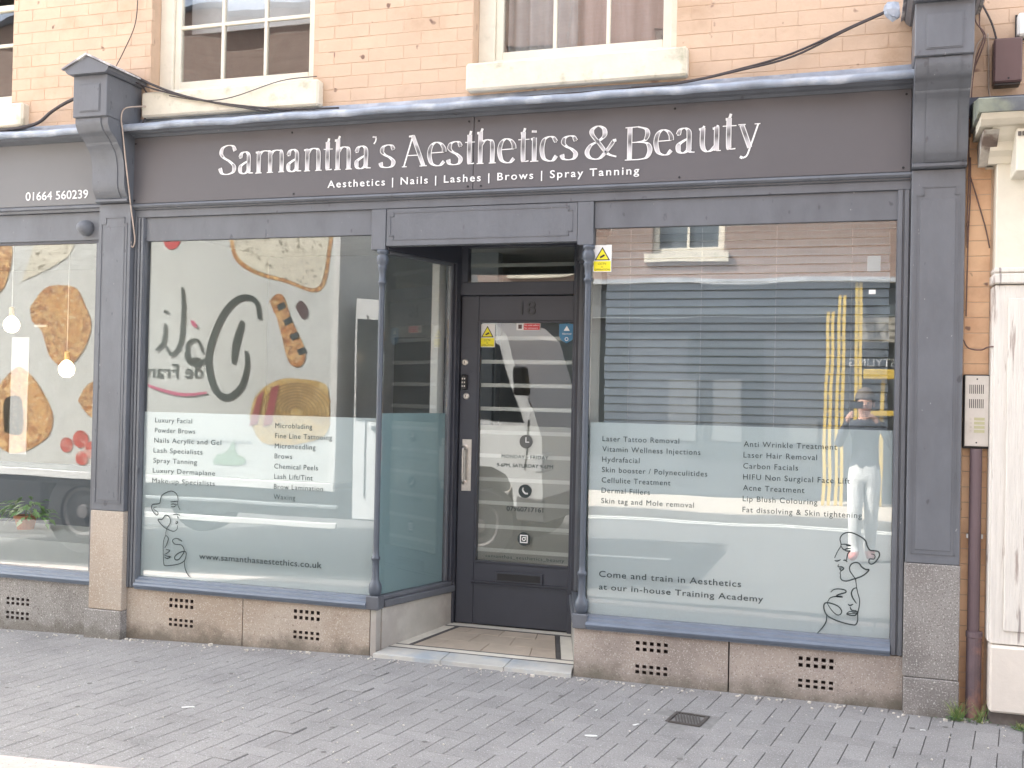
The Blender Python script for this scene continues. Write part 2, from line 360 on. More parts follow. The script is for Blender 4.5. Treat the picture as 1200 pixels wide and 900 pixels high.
# sub-base of the pavement (shows in the joints), road, far pavement
bm = B()
def strip(bm, xs, f0, f1, zoff, mi=0):
    pv = None
    for x in xs:
        a = bm.verts.new((x, f0(x), gz(x) + zoff)); b = bm.verts.new((x, f1(x), gz(x) + zoff))
        if pv: bm.faces.new([pv[0], a, b, pv[1]]).material_index = mi
        pv = (a, b)
XS = [-60, -20, -12, -8, -6, -4.5, -3.5, -2.6, 0, 4, 12, 60]
strip(bm, XS, lambda x: kerb_y(x) if abs(x) < 15 else -2.16, lambda x: .9, -.008)
pavement = obj('pavement', bm, PAVEJ); tag(pavement, 'grey herringbone block pavement in front of the shops', kind='structure')
ROAD = mat('asphalt', (.125, .122, .12), .9, .15, 3, bump=.6, bs=120, speck=[(60, .66, (.14, .14, .14))])
bm = B(); strip(bm, [-80, -20, -12, -8, -2.6, 0, 12, 80], lambda x: -40, lambda x: (kerb_y(x) if abs(x) < 15 else -2.16) - .0, -.11)
bmesh.ops.translate(bm, verts=bm.verts, vec=(0, 0, 0))
road = obj('road', bm, ROAD); tag(road, 'dark grey asphalt road between the two rows of shops', kind='structure')
mk = mat('road_marking_paint', (.70, .70, .66), .8, .15, 20)
for x in range(-30, 30, 6):
    tag(boxo('road_marking', x + 1.2, x + 4.2, -5.26, -5.16, -.112, -.104 if x > -6 else -.104, mk), 'white dashed centre line on the road', kind='structure')
mky = mat('yellow_line_paint', (.62, .50, .12), .8, .15, 20)
for yy in (-8.75, -8.95):
    tag(boxo('yellow_line', -30, 30, yy, yy + .05, -.112, -.103, mk), 'pale double line along the far kerb', kind='structure')
FPAVE = mat('far_pavement', (.42, .37, .31), .85, .12, 4, bump=.3, bs=60)
tag(boxo('far_pavement', -60, 60, -11.6, -9.2, -.3, .0, FPAVE), 'pale pavement across the road', kind='structure')
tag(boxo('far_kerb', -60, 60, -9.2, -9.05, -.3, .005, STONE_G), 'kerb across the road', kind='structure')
# herringbone blocks, each one a block of its own
U = .1025; ang = math.radians(-8); GX, GY = .0020, .0005
def block_mesh(w_, h_):
    bm = B(); box(bm, GX, w_ - GX, GY, h_ - GY, -.05, 0)
    top = [e for e in bm.edges if all(abs(v.co.z) < 1e-6 for v in e.verts)]
    bmesh.ops.bevel(bm, geom=top, offset=.0015, segments=1, affect='EDGES')
    bmesh.ops.recalc_face_normals(bm, faces=bm.faces)
    me = bpy.data.meshes.new('brick'); bm.to_mesh(me); bm.free(); me.materials.append(PAVE); return me
BH, BV = block_mesh(2 * U, U), block_mesh(U, 2 * U)
ca, sa = math.cos(ang), math.sin(ang); cells = []
for i in range(-72, 46):
    for j in range(-42, 32):
        k = (i - j) % 4
        if k not in (0, 3): continue
        cx, cy = ((i + 1) * U, (j + .5) * U) if k == 0 else ((i + .5) * U, (j + 1) * U)
        wx, wy = -1.5 + ca * cx - sa * cy, -1.0 + sa * cx + ca * cy
        if wy > .12 or wy < kerb_y(wx) + .015 or not (-7.2 < wx < 2.6): continue
        if abs(wx + .75) < .11 and abs(wy + .585) < .12: continue
        ox, oy = i * U, j * U
        dist = math.hypot(wx - CAM.x, wy - CAM.y)
        q = R.transposed() @ (Vector((wx, wy, 0)) - CAM)
        vis = q.y > 0 and -620 < F_PX * q.x / q.y < 620 and -F_PX * q.z / q.y < 462 and wy < -.04
        cells.append((0 if vis else 1, dist, -1.5 + ca * ox - sa * oy, -1.0 + sa * ox + ca * oy, gz(wx), k))
cells.sort()
rest = B(); tmp = {0: None, 3: None}
for n, (nv, dist, x, y, z, k) in enumerate(cells):
    SL = 0 if x > -2.6 else -math.atan(.028); zj = gz(x) + random.uniform(-.0004, .0004)
    MT = Matrix.Translation((x, y, zj)) @ Matrix.Rotation(SL + random.uniform(-.002, .002), 4, 'Y') @ Matrix.Rotation(ang, 4, 'Z'); tilt = (random.uniform(-.001, .001), random.uniform(-.003, .003))
    if n < 295:
        o = bpy.data.objects.new('brick', BH if k == 0 else BV); link(o); o.parent = pavement
        o.location = MT.to_translation(); o.rotation_euler = MT.to_euler()
    else:
        me = BH if k == 0 else BV; T = MT
        vs = [rest.verts.new(T @ v.co) for v in me.vertices]
        for p in me.polygons: rest.faces.new([vs[i] for i in p.vertices])
PAVES = PAVE.copy(); PAVES.name = 'block_paving_rest'
o = obj('paving_blocks', rest, PAVES, pavement); o['kind'] = 'stuff'
# kerb stones
KST = mat('kerb_granite', (.47, .41, .38), .7, .12, 10, bump=.2, bs=60, speck=[(70, .66, (.25, .2, .18))])
kerb = root('kerb', 'pinkish granite kerb at the edge of the block pavement', None, (-3.1, kerb_y(-3.1), 0)); kerb['kind'] = 'structure'
x = -9.0
while x < 4:
    T = Matrix.Translation((x, kerb_y(x), gz(x))) @ Matrix.Rotation(0 if x > -2.6 else -math.atan(.028), 4, 'Y') @ Matrix.Rotation(math.atan(kt * .6), 4, 'Z')
    boxo('kerb_stone', .002, .913, -.06, .085, -.25, .008, KST, kerb, .008, T=T); x += .915
# small drain grate
g = root('drain_grate', 'small square dark metal drain grate set in the pavement', 'drain grate', (-.75, -.585, 0))
GI = mat('cast_iron', (.10, .09, .085), .6, .2, 30, metal=.4)
Tg = Matrix.Translation((-.752, -.588, 0)) @ Matrix.Rotation(ang, 4, 'Z')
fb = B(); [box(fb, *q, T=Tg) for q in ((-.085, .085, .075, .09, -.03, .004), (-.085, .085, -.09, -.075, -.03, .004), (-.085, -.07, -.075, .075, -.03, .004), (.07, .085, -.075, .075, -.03, .004))]
obj('frame', fb, GI, g)
for i in range(9):
    Tb = Tg @ Matrix.Translation((-.06 + i * .015, 0, 0)) @ Matrix.Rotation(.35, 4, 'Z')
    obj('bar', box(B(), -.0035, .0035, -.073, .073, -.02, .002, T=Tb), GI, g)
boxo('mortar_bed', -.22, .22, -.22, .22, -.03, -.0035, mat('mortar_patch', (.21, .205, .20), .9, .2, 20, bump=.4), g, T=Tg)
# grit along the wall foot
bm = B()
for _ in range(260):
    x = random.uniform(-5.5, .9); y = -.06 - abs(random.gauss(0, .05)); s = random.uniform(.002, .006) * (2 if random.random() < .06 else 1)
    if -2.68 < x < -1.45: y -= .03
    T = Matrix.Translation((x, y, gz(x) + s * .5)) @ Matrix.Rotation(random.random() * 3, 4, 'Z'); box(bm, -s, s, -s * .7, s * .7, -s * .5, s * .6, T=T)
for _ in range(160):
    x = random.uniform(-5, .8); y = random.uniform(-2, -.1); s = random.uniform(.0015, .004)
    T = Matrix.Translation((x, y, gz(x) + s * .5)) @ Matrix.Rotation(random.random() * 3, 4, 'Z'); box(bm, -s, s, -s, s, -s * .5, s * .6, T=T)
tag(obj('grit', bm, mat('grit', (.6, .56, .5), .9, .3, 40)), 'pale grit and crumbs scattered on the pavement', kind='stuff')

# ================================================================ BRICK BUILDING (painted wall, upper windows)
H = 6.05
bld = root('brick_building', 'peach painted brick building above the dark grey shopfronts', 'building', (-3, .3, 0))
WINS = [(-6.63, -5.49, 3.45), (-4.38, -3.20, 3.45), (-2.16, -.97, 3.47)]   # x0,x1 of opening, sill top
wall = B()
def wallbox(x0, x1, z0, z1): box(wall, x0, x1, .0088, .30, z0, z1)
wallbox(-9, 4, 4.95, H)
xs = [-9] + [v for w_ in WINS for v in w_[:2]] + [4]
for a, b in zip(xs[::2], xs[1::2]): wallbox(a, b, 3.45, 4.95)
wallbox(-9, 4, 2.72, 3.45)
wallbox(.50, .66, -.3, 2.72)
wo = obj('wall', wall, PEACHJ, bld)
# individual painted bricks over the visible part of the wall
BW, BHt = .2275, .0775
def brick_mesh(l, h):
    bm = B(); box(bm, .002, l - .002, 0, .03, .002, h - .002); bmesh.ops.bevel(bm, geom=list(bm.edges), offset=.002, segments=1, affect='EDGES')
    bmesh.ops.recalc_face_normals(bm, faces=bm.faces); me = bpy.data.meshes.new('brick'); bm.to_mesh(me); bm.free(); me.materials.append(PEACH); return me
BM = {}
PEACH2 = mat('peach_strip_brightened', (.80, .53, .33), .75, .07, 5, bump=.35, bs=28, col2=(.66, .40, .24), c2s=3, speck=[(14, .66, (.25, .15, .11))])  # same wall paint, colour brightened to offset the shade in the recessed strip
def put_brick(x0, x1, z, yy=0.0, kind=''):
    l = round(x1 - x0, 2); key = (l, kind)
    if l < .04: return
    if key not in BM:
        BM[key] = brick_mesh(l, BHt)
        if kind: BM[key].materials[0] = PEACH2
    o = bpy.data.objects.new('brick', BM[key]); link(o); o.parent = wo; o.location = (x0, yy + .0055 + random.uniform(0, .0016), z); o.rotation_euler = (0, random.uniform(-.004, .004), 0)
nb = 0
for r_ in range(15):
    z = 3.16 + r_ * BHt
    top = 4.35 - (max(-6, -5.6) + 5.6) * 0
    x = -5.9 - (BW / 2 if r_ % 2 else 0)
    while x < 1.0:
        a, b = x, x + BW; x += BW
        segs = [(a, b)]
        for wx0, wx1, wz in WINS:
            if z + BHt > wz - .17 and z < 5:
                e0, e1 = (wx0, wx1) if z > wz - .02 else (wx0 - .02, wx1 + .07)
                segs = [s for q in segs for s in ((q[0], min(q[1], e0)), (max(q[0], e1), q[1])) if s[1] - s[0] > .03]
        for s0, s1 in segs:
            zlim = 4.24 - (s0 + 5.6) * .098 + .1
            if z < zlim and s1 < .27 or (s0 > .45 and z < 3.9 and s1 > .5):
                if nb < 255: put_brick(s0, s1, z); nb += 1
for r_ in range(40):     # narrow strip of wall between the right pilaster and the white pilaster
    z = -.02 + r_ * BHt
    if z > 3.1 or nb > 298: break
    put_brick(.512, .632, z, 0.0, 'strip'); nb += 1
# the rest of the brickwork, beyond what the picture shows brick by brick
rb = B(); done = set(); 
for o_ in wo.children: done.add((round(o_.location.z / .01), round(o_.location.x / .05)))
for r_ in range(37):
    z = 3.16 + r_ * BHt; x = -9.0 - (BW / 2 if r_ % 2 else 0)
    x = -5.9 - (BW / 2 if r_ % 2 else 0) - 14 * BW
    while x < 3.9:
        a, b = x, x + BW; x += BW; segs = [(a, b)]
        for wx0, wx1, wz in WINS:
            if wz - .17 - BHt < z < 4.95:
                e0, e1 = (wx0, wx1) if z > wz - .02 else (wx0 - .02, wx1 + .07)
                segs = [s for q in segs for s in ((q[0], min(q[1], e0)), (max(q[0], e1), q[1])) if s[1] - s[0] > .03]
        for s0, s1 in segs:
            if (round(z / .01), round(s0 / .05)) in done or z + BHt > H or (.24 < s0 < .46 and z < 3.6) or (s0 > .8 and z < 3.16) or s0 < -9: continue
            box(rb, s0 + .002, s1 - .002, .0065, .03, z + .002, z + BHt - .002)
o = obj('brickwork', rb, PEACH, wo); o['kind'] = 'stuff'
# upper sash windows
def curtain(x0, x1, y, z0, z1, parent, m, folds=8):
    bm = B(); n = folds * 6; pv = None
    for i in range(n + 1):
        x = x0 + (x1 - x0) * i / n; yy = y + .025 * math.sin(i / 6 * 2 * PI) + .01 * math.sin(i * 1.7)
        a = bm.verts.new((x, yy, z0)); b = bm.verts.new((x, yy, z1))
        if pv: bm.faces.new([pv[0], a, b, pv[1]])
        pv = (a, b)
    return obj('curtain', bm, m, parent, smooth=True)
for wi, (x0, x1, zs) in enumerate(WINS):
    win = obj('sash_window', box(box(box(box(B(), x0, x0 + .10, .10, .19, zs, 4.95), x1 - .05, x1, .10, .19, zs, 4.95), x0 + .10, x1 - .05, .10, .19, 4.87, 4.95), x0 + .10, x1 - .05, .085, .19, zs, zs + .05), CREAM, bld, .004)
    a, b = x0 + .10, x1 - .05; zb = zs + .05
    fr = B(); bot = .055
    box(fr, a, a + .045, .12, .16, zb, 4.87); box(fr, b - .045, b, .12, .16, zb, 4.87); box(fr, a + .045, b - .045, .12, .16, zb, zb + bot); box(fr, a + .045, b - .045, .115, .155, 4.15, 4.19)
    obj('sash_frame', fr, CREAM, win, .004)
    ia, ib = a + .045, b - .045
    for k in (1, 2):
        xx = ia + (ib - ia) * k / 3; boxo('glazing_bar', xx - .011, xx + .011, .122, .15, zb + bot, 4.15, CREAM, win, .003)
    if wi != 2:
        boxo('glazing_bar', ia, ib, .124, .148, (zb + bot) + .345, (zb + bot) + .368, CREAM, win, .003)
    for k in range(3):
        p0 = ia + (ib - ia) * k / 3; p1 = ia + (ib - ia) * (k + 1) / 3
        for (q0, q1) in ((zb + bot, zb + bot + .36), (zb + bot + .36, 4.15)):
            t = random.uniform(-.012, .012); T = Matrix.Translation(((p0 + p1) / 2, .137, (q0 + q1) / 2)) @ Matrix.Rotation(t, 4, 'X') @ Matrix.Rotation(random.uniform(-.01, .01), 4, 'Z')
            obj('pane', box(B(), -(p1 - p0) / 2 + .004, (p1 - p0) / 2 - .004, -.0015, .0015, -(q1 - q0) / 2 + .004, (q1 - q0) / 2 - .004, T=T), GLASSU, win)
    sl = boxo('window_sill', x0 - .02 if wi else x0 - .02, x1 + .07 if wi != 0 else x1 + .15, -.055, .10, zs - .165 + .005, zs - .0, CREAMD, bld, .012)
    if wi == 2: curtain(a + .02, a + .45, .30, zb, 4.9, win, mat('net_curtain', (.40, .40, .43), .9, .1, 6), 5); curtain(a + .42, b, .34, zb, 4.9, win, CURT, 5)
    if wi == 1: boxo('blind_panel', a, b, .30, .31, 3.93, 4.9, mat('roller_blind', (.62, .63, .66), .8), win)
# roof, chimney and rear of the building
ROOF = mat('roof_slate', (.11, .12, .15), .6, .15, 8, bump=.3)
obj('roof', prism([(-.15, H), (.0, H + .1), (4.5, H + .3), (9.2, H), (9.2, H - .1), (-.15, H - .1)], 'x', -9.2, 4.2), ROOF, bld)
boxo('gutter', -9, 4, -.14, .0, H - .12, H - .02, BLACK, bld)
boxo('rear_wall', -9, 4, 8.7, 9, -.3, H - .1, PEACHJ, bld)
boxo('side_wall', -9.25, -9, .0, 9, -.3, H - .1, PEACHJ, bld); boxo('side_wall', 4, 4.25, .0, 9, -.3, H - .1, PEACHJ, bld)
boxo('upper_floor', -9, 4, .31, 8.7, 3.05, 3.25, mat('floor_boards', (.2, .15, .11), .6), bld)
UPW = mat('upper_room_paint', (.46, .45, .47), .8)
for xx in (-4.98, -2.7, -.2): boxo('party_wall', xx, xx + .12, .32, 2.2, 3.26, H - .11, UPW, bld)
boxo('party_wall', -9, 4, 2.2, 2.32, 3.26, H - .11, UPW, bld)
# ground floor rooms
boxo('interior_floor', -4.56, .4, .05, 4.6, -.1, .0, FLOORI, bld)
boxo('interior_wall', -4.6, .5, 4.6, 4.7, -.1, 3.04, WALLI, bld)
boxo('interior_wall', -4.60, -4.50, .06, 4.59, -.1, 3.04, WALLI, bld); boxo('interior_wall', .40, .50, .06, 4.59, -.1, 3.04, WALLI, bld)
boxo('interior_wall', -4.49, -2.55, 1.7, 1.8, .05, 3.04, mat('partition_paint', (.36, .39, .42), .8), bld)
boxo('dark_panel', -3.35, -2.56, 1.64, 1.69, .05, 1.98, WALLD, bld)
boxo('ceiling', -4.49, .39, .07, 4.59, 2.62, 2.70, mat('ceiling_paint', (.7, .7, .68), .9), bld)

# ================================================================ SHOPFRONT (Samantha's)
sf = root('shopfront', "dark grey timber shopfront with silver Samantha's Aesthetics & Beauty lettering and recessed door", 'shopfront', (-2.1, 0, 0))
SEAM = -2.12
fa = boxo('fascia_board', -4.475, SEAM - .0015, -.055, .0, 2.735, 3.158, FASC, sf, .002)
fb_ = boxo('fascia_board', SEAM + .0015, .246, -.0545, .0, 2.735, 3.158, FASC, sf, .002)
SCR = mat('screw_head', (.03, .03, .035), .4, metal=.6)
for sx_, sz_ in ((-3.3, 3.13), (-2.15, 3.13), (-2.09, 3.13), (-.96, 3.13), (.22, 3.13), (-3.28, 2.755), (-2.15, 2.755), (-2.07, 2.755), (-.93, 2.755), (.21, 2.755), (-4.43, 2.755), (-4.43, 3.12)):
    p = fa if sx_ < SEAM else fb_
    obj('screw', lathe([(.0065, 0), (.0065, .002), (.003, .003)], 0, 0, 8, T=Matrix.Translation((sx_, -.0555, sz_)) @ Matrix.Rotation(PI / 2, 4, 'X')), SCR, p)
def glyph_mesh(g, x0, x1, zb, y, cap=.180, inset=0.0):
    """high-contrast display letters: every stroke is thick when it runs downward and hairline when it runs across"""
    GL_ = {  # strokes of (x 0..1, z in cap heights); a number first overrides the thick width
     'S': [[(.93, .80), (.80, .96), (.52, 1.0), (.22, .92), (.12, .74), (.28, .58), (.62, .44), (.88, .27), (.84, .08), (.52, 0), (.2, .04), (.07, .22)], [.03, (.93, .80), (.93, .84)], [.03, (.07, .22), (.07, .18)]],
     's': [[(.88, .58), (.74, .71), (.5, .74), (.24, .68), (.16, .54), (.34, .42), (.66, .32), (.88, .18), (.78, .04), (.48, 0), (.18, .04), (.08, .17)], [.03, (.88, .57), (.88, .61)], [.03, (.08, .13), (.08, .17)]],
     'a': [[(.12, .56), (.22, .70), (.46, .745), (.66, .66), (.70, .50), (.70, .14), (.78, .03), (1.0, .01)], [(.70, .44), (.40, .36), (.14, .24), (.16, .06), (.38, 0), (.60, .06), (.70, .16)], [.04, (.12, .53), (.12, .59)]],
     'm': [[(.11, .74), (.11, 0)], [.03, (.0, .70), (.11, .73)], [(.11, .58), (.22, .72), (.38, .745), (.50, .64), (.51, 0)], [(.51, .58), (.62, .72), (.78, .745), (.90, .64), (.91, 0)], [.0, (0, .0), (.22, 0)], [.0, (.40, 0), (.62, 0)], [.0, (.80, 0), (1, 0)]],
     'n': [[(.19, .74), (.19, 0)], [.03, (.0, .70), (.19, .73)], [(.19, .56), (.36, .71), (.60, .745), (.80, .62), (.81, 0)], [0., (.02, 0), (.36, 0)], [0., (.64, 0), (1, 0)]],
     'h': [[(.20, 1.02), (.20, 0)], [.05, (.02, .98), (.20, .99), (.30, 1.12)], [(.20, .56), (.38, .71), (.60, .745), (.80, .62), (.81, 0)], [0., (.02, 0), (.38, 0)], [0., (.64, 0), (1, 0)]],
     't': [[(.48, .94), (.48, .12), (.62, .015), (1.0, .02)], [.05, (.22, .90), (.48, .92), (.62, 1.06)], [0., (.0, .70), (1.05, .70)]],
     'e': [[(.93, .12), (.72, .0), (.46, 0), (.22, .10), (.11, .36), (.20, .62), (.45, .745), (.72, .70), (.90, .56), (.93, .42)], [0., (.11, .41), (.93, .42)]],
     'c': [[(.95, .14), (.74, .0), (.46, 0), (.20, .10), (.10, .36), (.20, .64), (.48, .745), (.74, .72), (.92, .58)], [.04, (.90, .56), (.90, .62)]],
     'i': [[(.48, .74), (.48, 0)], [.04, (.05, .69), (.48, .73)], [0., (0, 0), (1, 0)], [.13, (.42, .90), (.44, .97)]],
     'q': [[.11, (.45, 1.0), (.48, 1.05)], [.02, (.72, .99), (.62, .88), (.35, .80)]],
     'A': [[0.02, (.05, .0), (.40, 1.0)], [(.40, 1.0), (.86, .0)], [0., (.18, .36), (.62, .36)], [0., (-.03, 0), (.17, 0)], [0., (.70, 0), (1.0, 0)], [.03, (.24, .98), (.44, 1.0)]],
     'B': [[(.18, .99), (.18, .01)], [0., (0, .99), (.5, 1.0)], [(.5, 1.0), (.80, .92), (.88, .76), (.76, .58), (.45, .53)], [0., (.18, .53), (.5, .53)], [(.5, .53), (.86, .48), (.98, .27), (.84, .05), (.5, .0)], [0., (0, .0), (.5, .0)]],
     'u': [[(.17, .70), (.17, .18), (.34, .0), (.56, .02), (.78, .16)], [(.80, .72), (.80, 0)], [.04, (.0, .66), (.17, .69), (.24, .76)], [.04, (.62, .66), (.80, .69), (.86, .76)], [0., (.80, .0), (1, .0)]],
     'y': [[(.16, .70), (.54, .02)], [.02, (.90, .70), (.54, .0), (.40, -.22), (.22, -.28)], [.05, (.22, -.28), (.10, -.24)], [0., (0, .71), (.34, .71)], [0., (.74, .71), (1.0, .71)]],
     '&': [[(.88, .50), (.70, .25), (.45, .0), (.18, .02), (.06, .20), (.18, .42), (.42, .54), (.60, .70), (.58, .90), (.40, 1.0), (.22, .90), (.22, .74), (.45, .45), (.70, .14), (.98, .03)], [.06, (.86, .52), (.97, .54)]]}
    thick = .155 * cap; thin = .030 * cap; bm = B(); n0 = 0
    for si, s in enumerate(GL_[g]):
        ov = None
        if isinstance(s[0], (int, float)): ov = s[0] * cap; s = s[1:]
        wsc = (x1 - x0)
        P = smoothpts([(x0 + p[0] * wsc, 0, zb + p[1] * cap) for p in s], 7 if len(s) > 2 else 3)
        pv = None; yy = y - .00012 * si
        for i, p in enumerate(P):
            d = (P[min(i + 1, len(P) - 1)] - P[max(i - 1, 0)]).normalized()
            w_ = thin + (thick - thin) * abs(d.z) ** 1.5 if ov is None else thin + ov
            w_ = max(w_ - inset * 2, 0)
            nx, nz = -d.z, d.x
            if inset and w_ < .3 * thick: pv = None; continue
            A = bm.verts.new((p.x + nx * w_ / 2, yy, p.z + nz * w_ / 2)); C = bm.verts.new((p.x - nx * w_ / 2, yy, p.z - nz * w_ / 2))
            if pv: bm.faces.new([pv[0], A, C, pv[1]])
            pv = (A, C)
    return bm
LETTERS = [('S', -3.809, -3.686), ('a', -3.669, -3.565), ('m', -3.548, -3.348), ('a', -3.332, -3.231), ('n', -3.214, -3.092), ('t', -3.081, -3.024), ('h', -3.01, -2.89), ('a', -2.874, -2.767), ('q', -2.765, -2.724), ('s', -2.712, -2.608), ('A', -2.561, -2.407), ('e', -2.405, -2.292), ('s', -2.282, -2.186), ('t', -2.171, -2.114), ('h', -2.101, -1.981), ('e', -1.972, -1.866), ('t', -1.849, -1.786), ('i', -1.776, -1.728), ('c', -1.718, -1.618), ('s', -1.599, -1.5), ('&', -1.457, -1.276), ('B', -1.231, -1.09), ('e', -1.072, -.969), ('a', -.951, -.85), ('u', -.828, -.71), ('t', -.702, -.633), ('y', -.62, -.505)]
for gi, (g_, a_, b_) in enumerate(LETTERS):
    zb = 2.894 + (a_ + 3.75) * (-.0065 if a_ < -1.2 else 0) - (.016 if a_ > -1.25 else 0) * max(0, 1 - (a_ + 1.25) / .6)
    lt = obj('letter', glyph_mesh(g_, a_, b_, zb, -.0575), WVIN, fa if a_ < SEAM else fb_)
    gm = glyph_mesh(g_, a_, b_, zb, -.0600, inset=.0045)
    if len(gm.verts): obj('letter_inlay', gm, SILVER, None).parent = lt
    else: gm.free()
line('sign_lettering', 'Aesthetics | Nails | Lashes | Brows | Spray Tanning', -3.05, 2.782, -.058, fa, WVIN, x1=-1.15, h=.042, extrude=.001, spacing=1.25, bold=.008)
# cornice moulding and flashing
obj('cornice_moulding', prism([(0, 3.155), (-.06, 3.158), (-.075, 3.17), (-.10, 3.175), (-.12, 3.188), (0, 3.188)], 'x', -4.44, .25), GREY, sf)
def flashing(x0, x1, par):
    bm = B(); n = int((x1 - x0) / .05); rows = []
    for i in range(n + 1):
        x = x0 + (x1 - x0) * i / n; wv = .006 * math.sin(x * 9) + .004 * math.sin(x * 23 + 1)
        rows.append([bm.verts.new(p) for p in ((x, 0.005, 3.297 + .004 * math.sin(x * 3)), (x, -.02, 3.262), (x, -.13, 3.232 + wv * .5), (x, -.165, 3.222 + wv * .4), (x, -.178, 3.205 + wv * .3), (x, -.172 + wv * .3, 3.178 + wv), (x, -.13, 3.186))])
    for a, b in zip(rows, rows[1:]):
        for k in range(6): bm.faces.new([a[k], a[k + 1], b[k + 1], b[k]])
    return obj('lead_flashing', bm, LEAD, par, smooth=True)
flashing(-4.44, -2.3, sf); flashing(-2.305, -.85, sf); flashing(-.855, .25, sf)
# moulding below fascia and frieze
obj('moulding', prism([(0, 2.735), (-.05, 2.735), (-.066, 2.728), (-.07, 2.718), (-.062, 2.708), (-.045, 2.705), (-.045, 2.698), (-.035, 2.694), (0, 2.694)], 'x', -4.435, .25), GREY, sf, smooth=False)
boxo('frieze', -4.435, .25, -.034, .02, 2.648, 2.694, GREY, sf, .002)
boxo('window_head', -4.40, -2.765, -.018, .02, 2.497, 2.648, GREY, sf, .002); boxo('window_head', -1.405, .212, -.018, .02, 2.497, 2.648, GREY, sf, .002)
for a, b in ((-2.763, -2.672), (-1.497, -1.407)): boxo('post_head', a, b, -.036, .03, 2.405, 2.646, GREY, sf, .002)
hd = boxo('door_header', -2.670, -1.499, -.030, .03, 2.425, 2.646, GREY, sf, .003)
bm = B()   # incised lines with notched corners
nx0, nx1, nz0, nz1, q = -2.645, -1.53, 2.462, 2.622, .022
L_ = [(nx0 + q, nz0), (nx1 - q, nz0), (nx1 - q, nz0 + q), (nx1, nz0 + q), (nx1, nz1 - q), (nx1 - q, nz1 - q), (nx1 - q, nz1), (nx0 + q, nz1), (nx0 + q, nz1 - q), (nx0, nz1 - q), (nx0, nz0 + q), (nx0 + q, nz0 + q)]
for (a, b), (c, d) in zip(L_, L_[1:] + L_[:1]):
    box(bm, min(a, c) - .0025, max(a, c) + .0025, -.0335, -.0301, min(b, d) - .0025, max(b, d) + .0025)
obj('panel_bead', bm, GREY, hd)
# window frames
def vframe(name, prof, z0, z1): return obj(name, prism(prof, 'z', z0, z1), GREY, sf)
def reeds(x0, x1, y, n, d=.012):
    """reeded front of a frame stile"""
    P = [(x0, .03), (x0, y)]; w_ = (x1 - x0) / n
    for i in range(n): P += [(x0 + i * w_ + w_ * .08, y), (x0 + i * w_ + w_ * .16, y - d), (x0 + i * w_ + w_ * .78, y - d), (x0 + i * w_ + w_ * .88, y)]
    P += [(x1, y), (x1, .03)]; return P
vframe('window_stile', reeds(-4.434, -4.362, -.03, 3), .278, 2.646)
vframe('window_stile', reeds(.186, .249, -.03, 2), .278, 2.646)
SP = [(.03, .272), (-.05, .272), (-.052, .283), (-.062, .288), (-.066, .300), (-.060, .311), (-.046, .315), (-.040, .330), (-.022, .335), (-.018, .345), (.03, .350)]
obj('window_sill', prism(SP, 'x', -4.362, -2.735), BLUE, sf); obj('window_sill', prism(SP, 'x', -1.40, .186), BLUE, sf)
# colonnettes
def colonnette(cx, cy):
    c = obj('colonnette', lathe([(.023, .350), (.030, .352), (.037, .37), (.040, .395), (.036, .42), (.026, .437), (.022, .45), (.020, .53), (.022, .56), (.027, .565), (.027, .578), (.020, .585), (.0175, .62),
        (.0175, 2.17), (.020, 2.20), (.026, 2.205), (.026, 2.218), (.019, 2.225), (.022, 2.28), (.029, 2.297), (.029, 2.305), (.024, 2.31), (.034, 2.325), (.037, 2.345), (.034, 2.365), (.025, 2.378), (.034, 2.385), (.036, 2.404)], cx, cy, 20), mat('colonnette_paint', (.085, .10, .125), .28, .06, 6), sf, smooth=True)
    boxo('base_block', cx - .042, cx + .042, cy - .042, cy + .04, .272, .352, GREY, sf, .004)
colonnette(-2.697, -.012); colonnette(-1.436, -.012)
# stall riser stones with vents
def riser(x0, x1, vx, m, zt=.272, y=-.03, par=None, vz=((.172, .23), (.055, .103))):
    holes = []
    for a in vx:
        for c in vz: holes += vent(a, a + .175, c[0], c[1])
    return obj('riser_stone', holed(x0, x1, -.2, zt, y, .2, holes), [m, HOLE], par)
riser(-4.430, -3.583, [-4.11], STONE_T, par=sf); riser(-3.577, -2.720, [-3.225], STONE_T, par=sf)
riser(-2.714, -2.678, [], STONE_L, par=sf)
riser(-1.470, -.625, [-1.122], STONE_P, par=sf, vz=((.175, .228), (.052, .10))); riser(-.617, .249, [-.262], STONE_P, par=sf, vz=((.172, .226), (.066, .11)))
boxo('backing', -4.43, -2.70, .08, .16, -.2, .268, DIRT, sf); boxo('backing', -1.46, .25, .08, .16, -.2, .268, DIRT, sf)
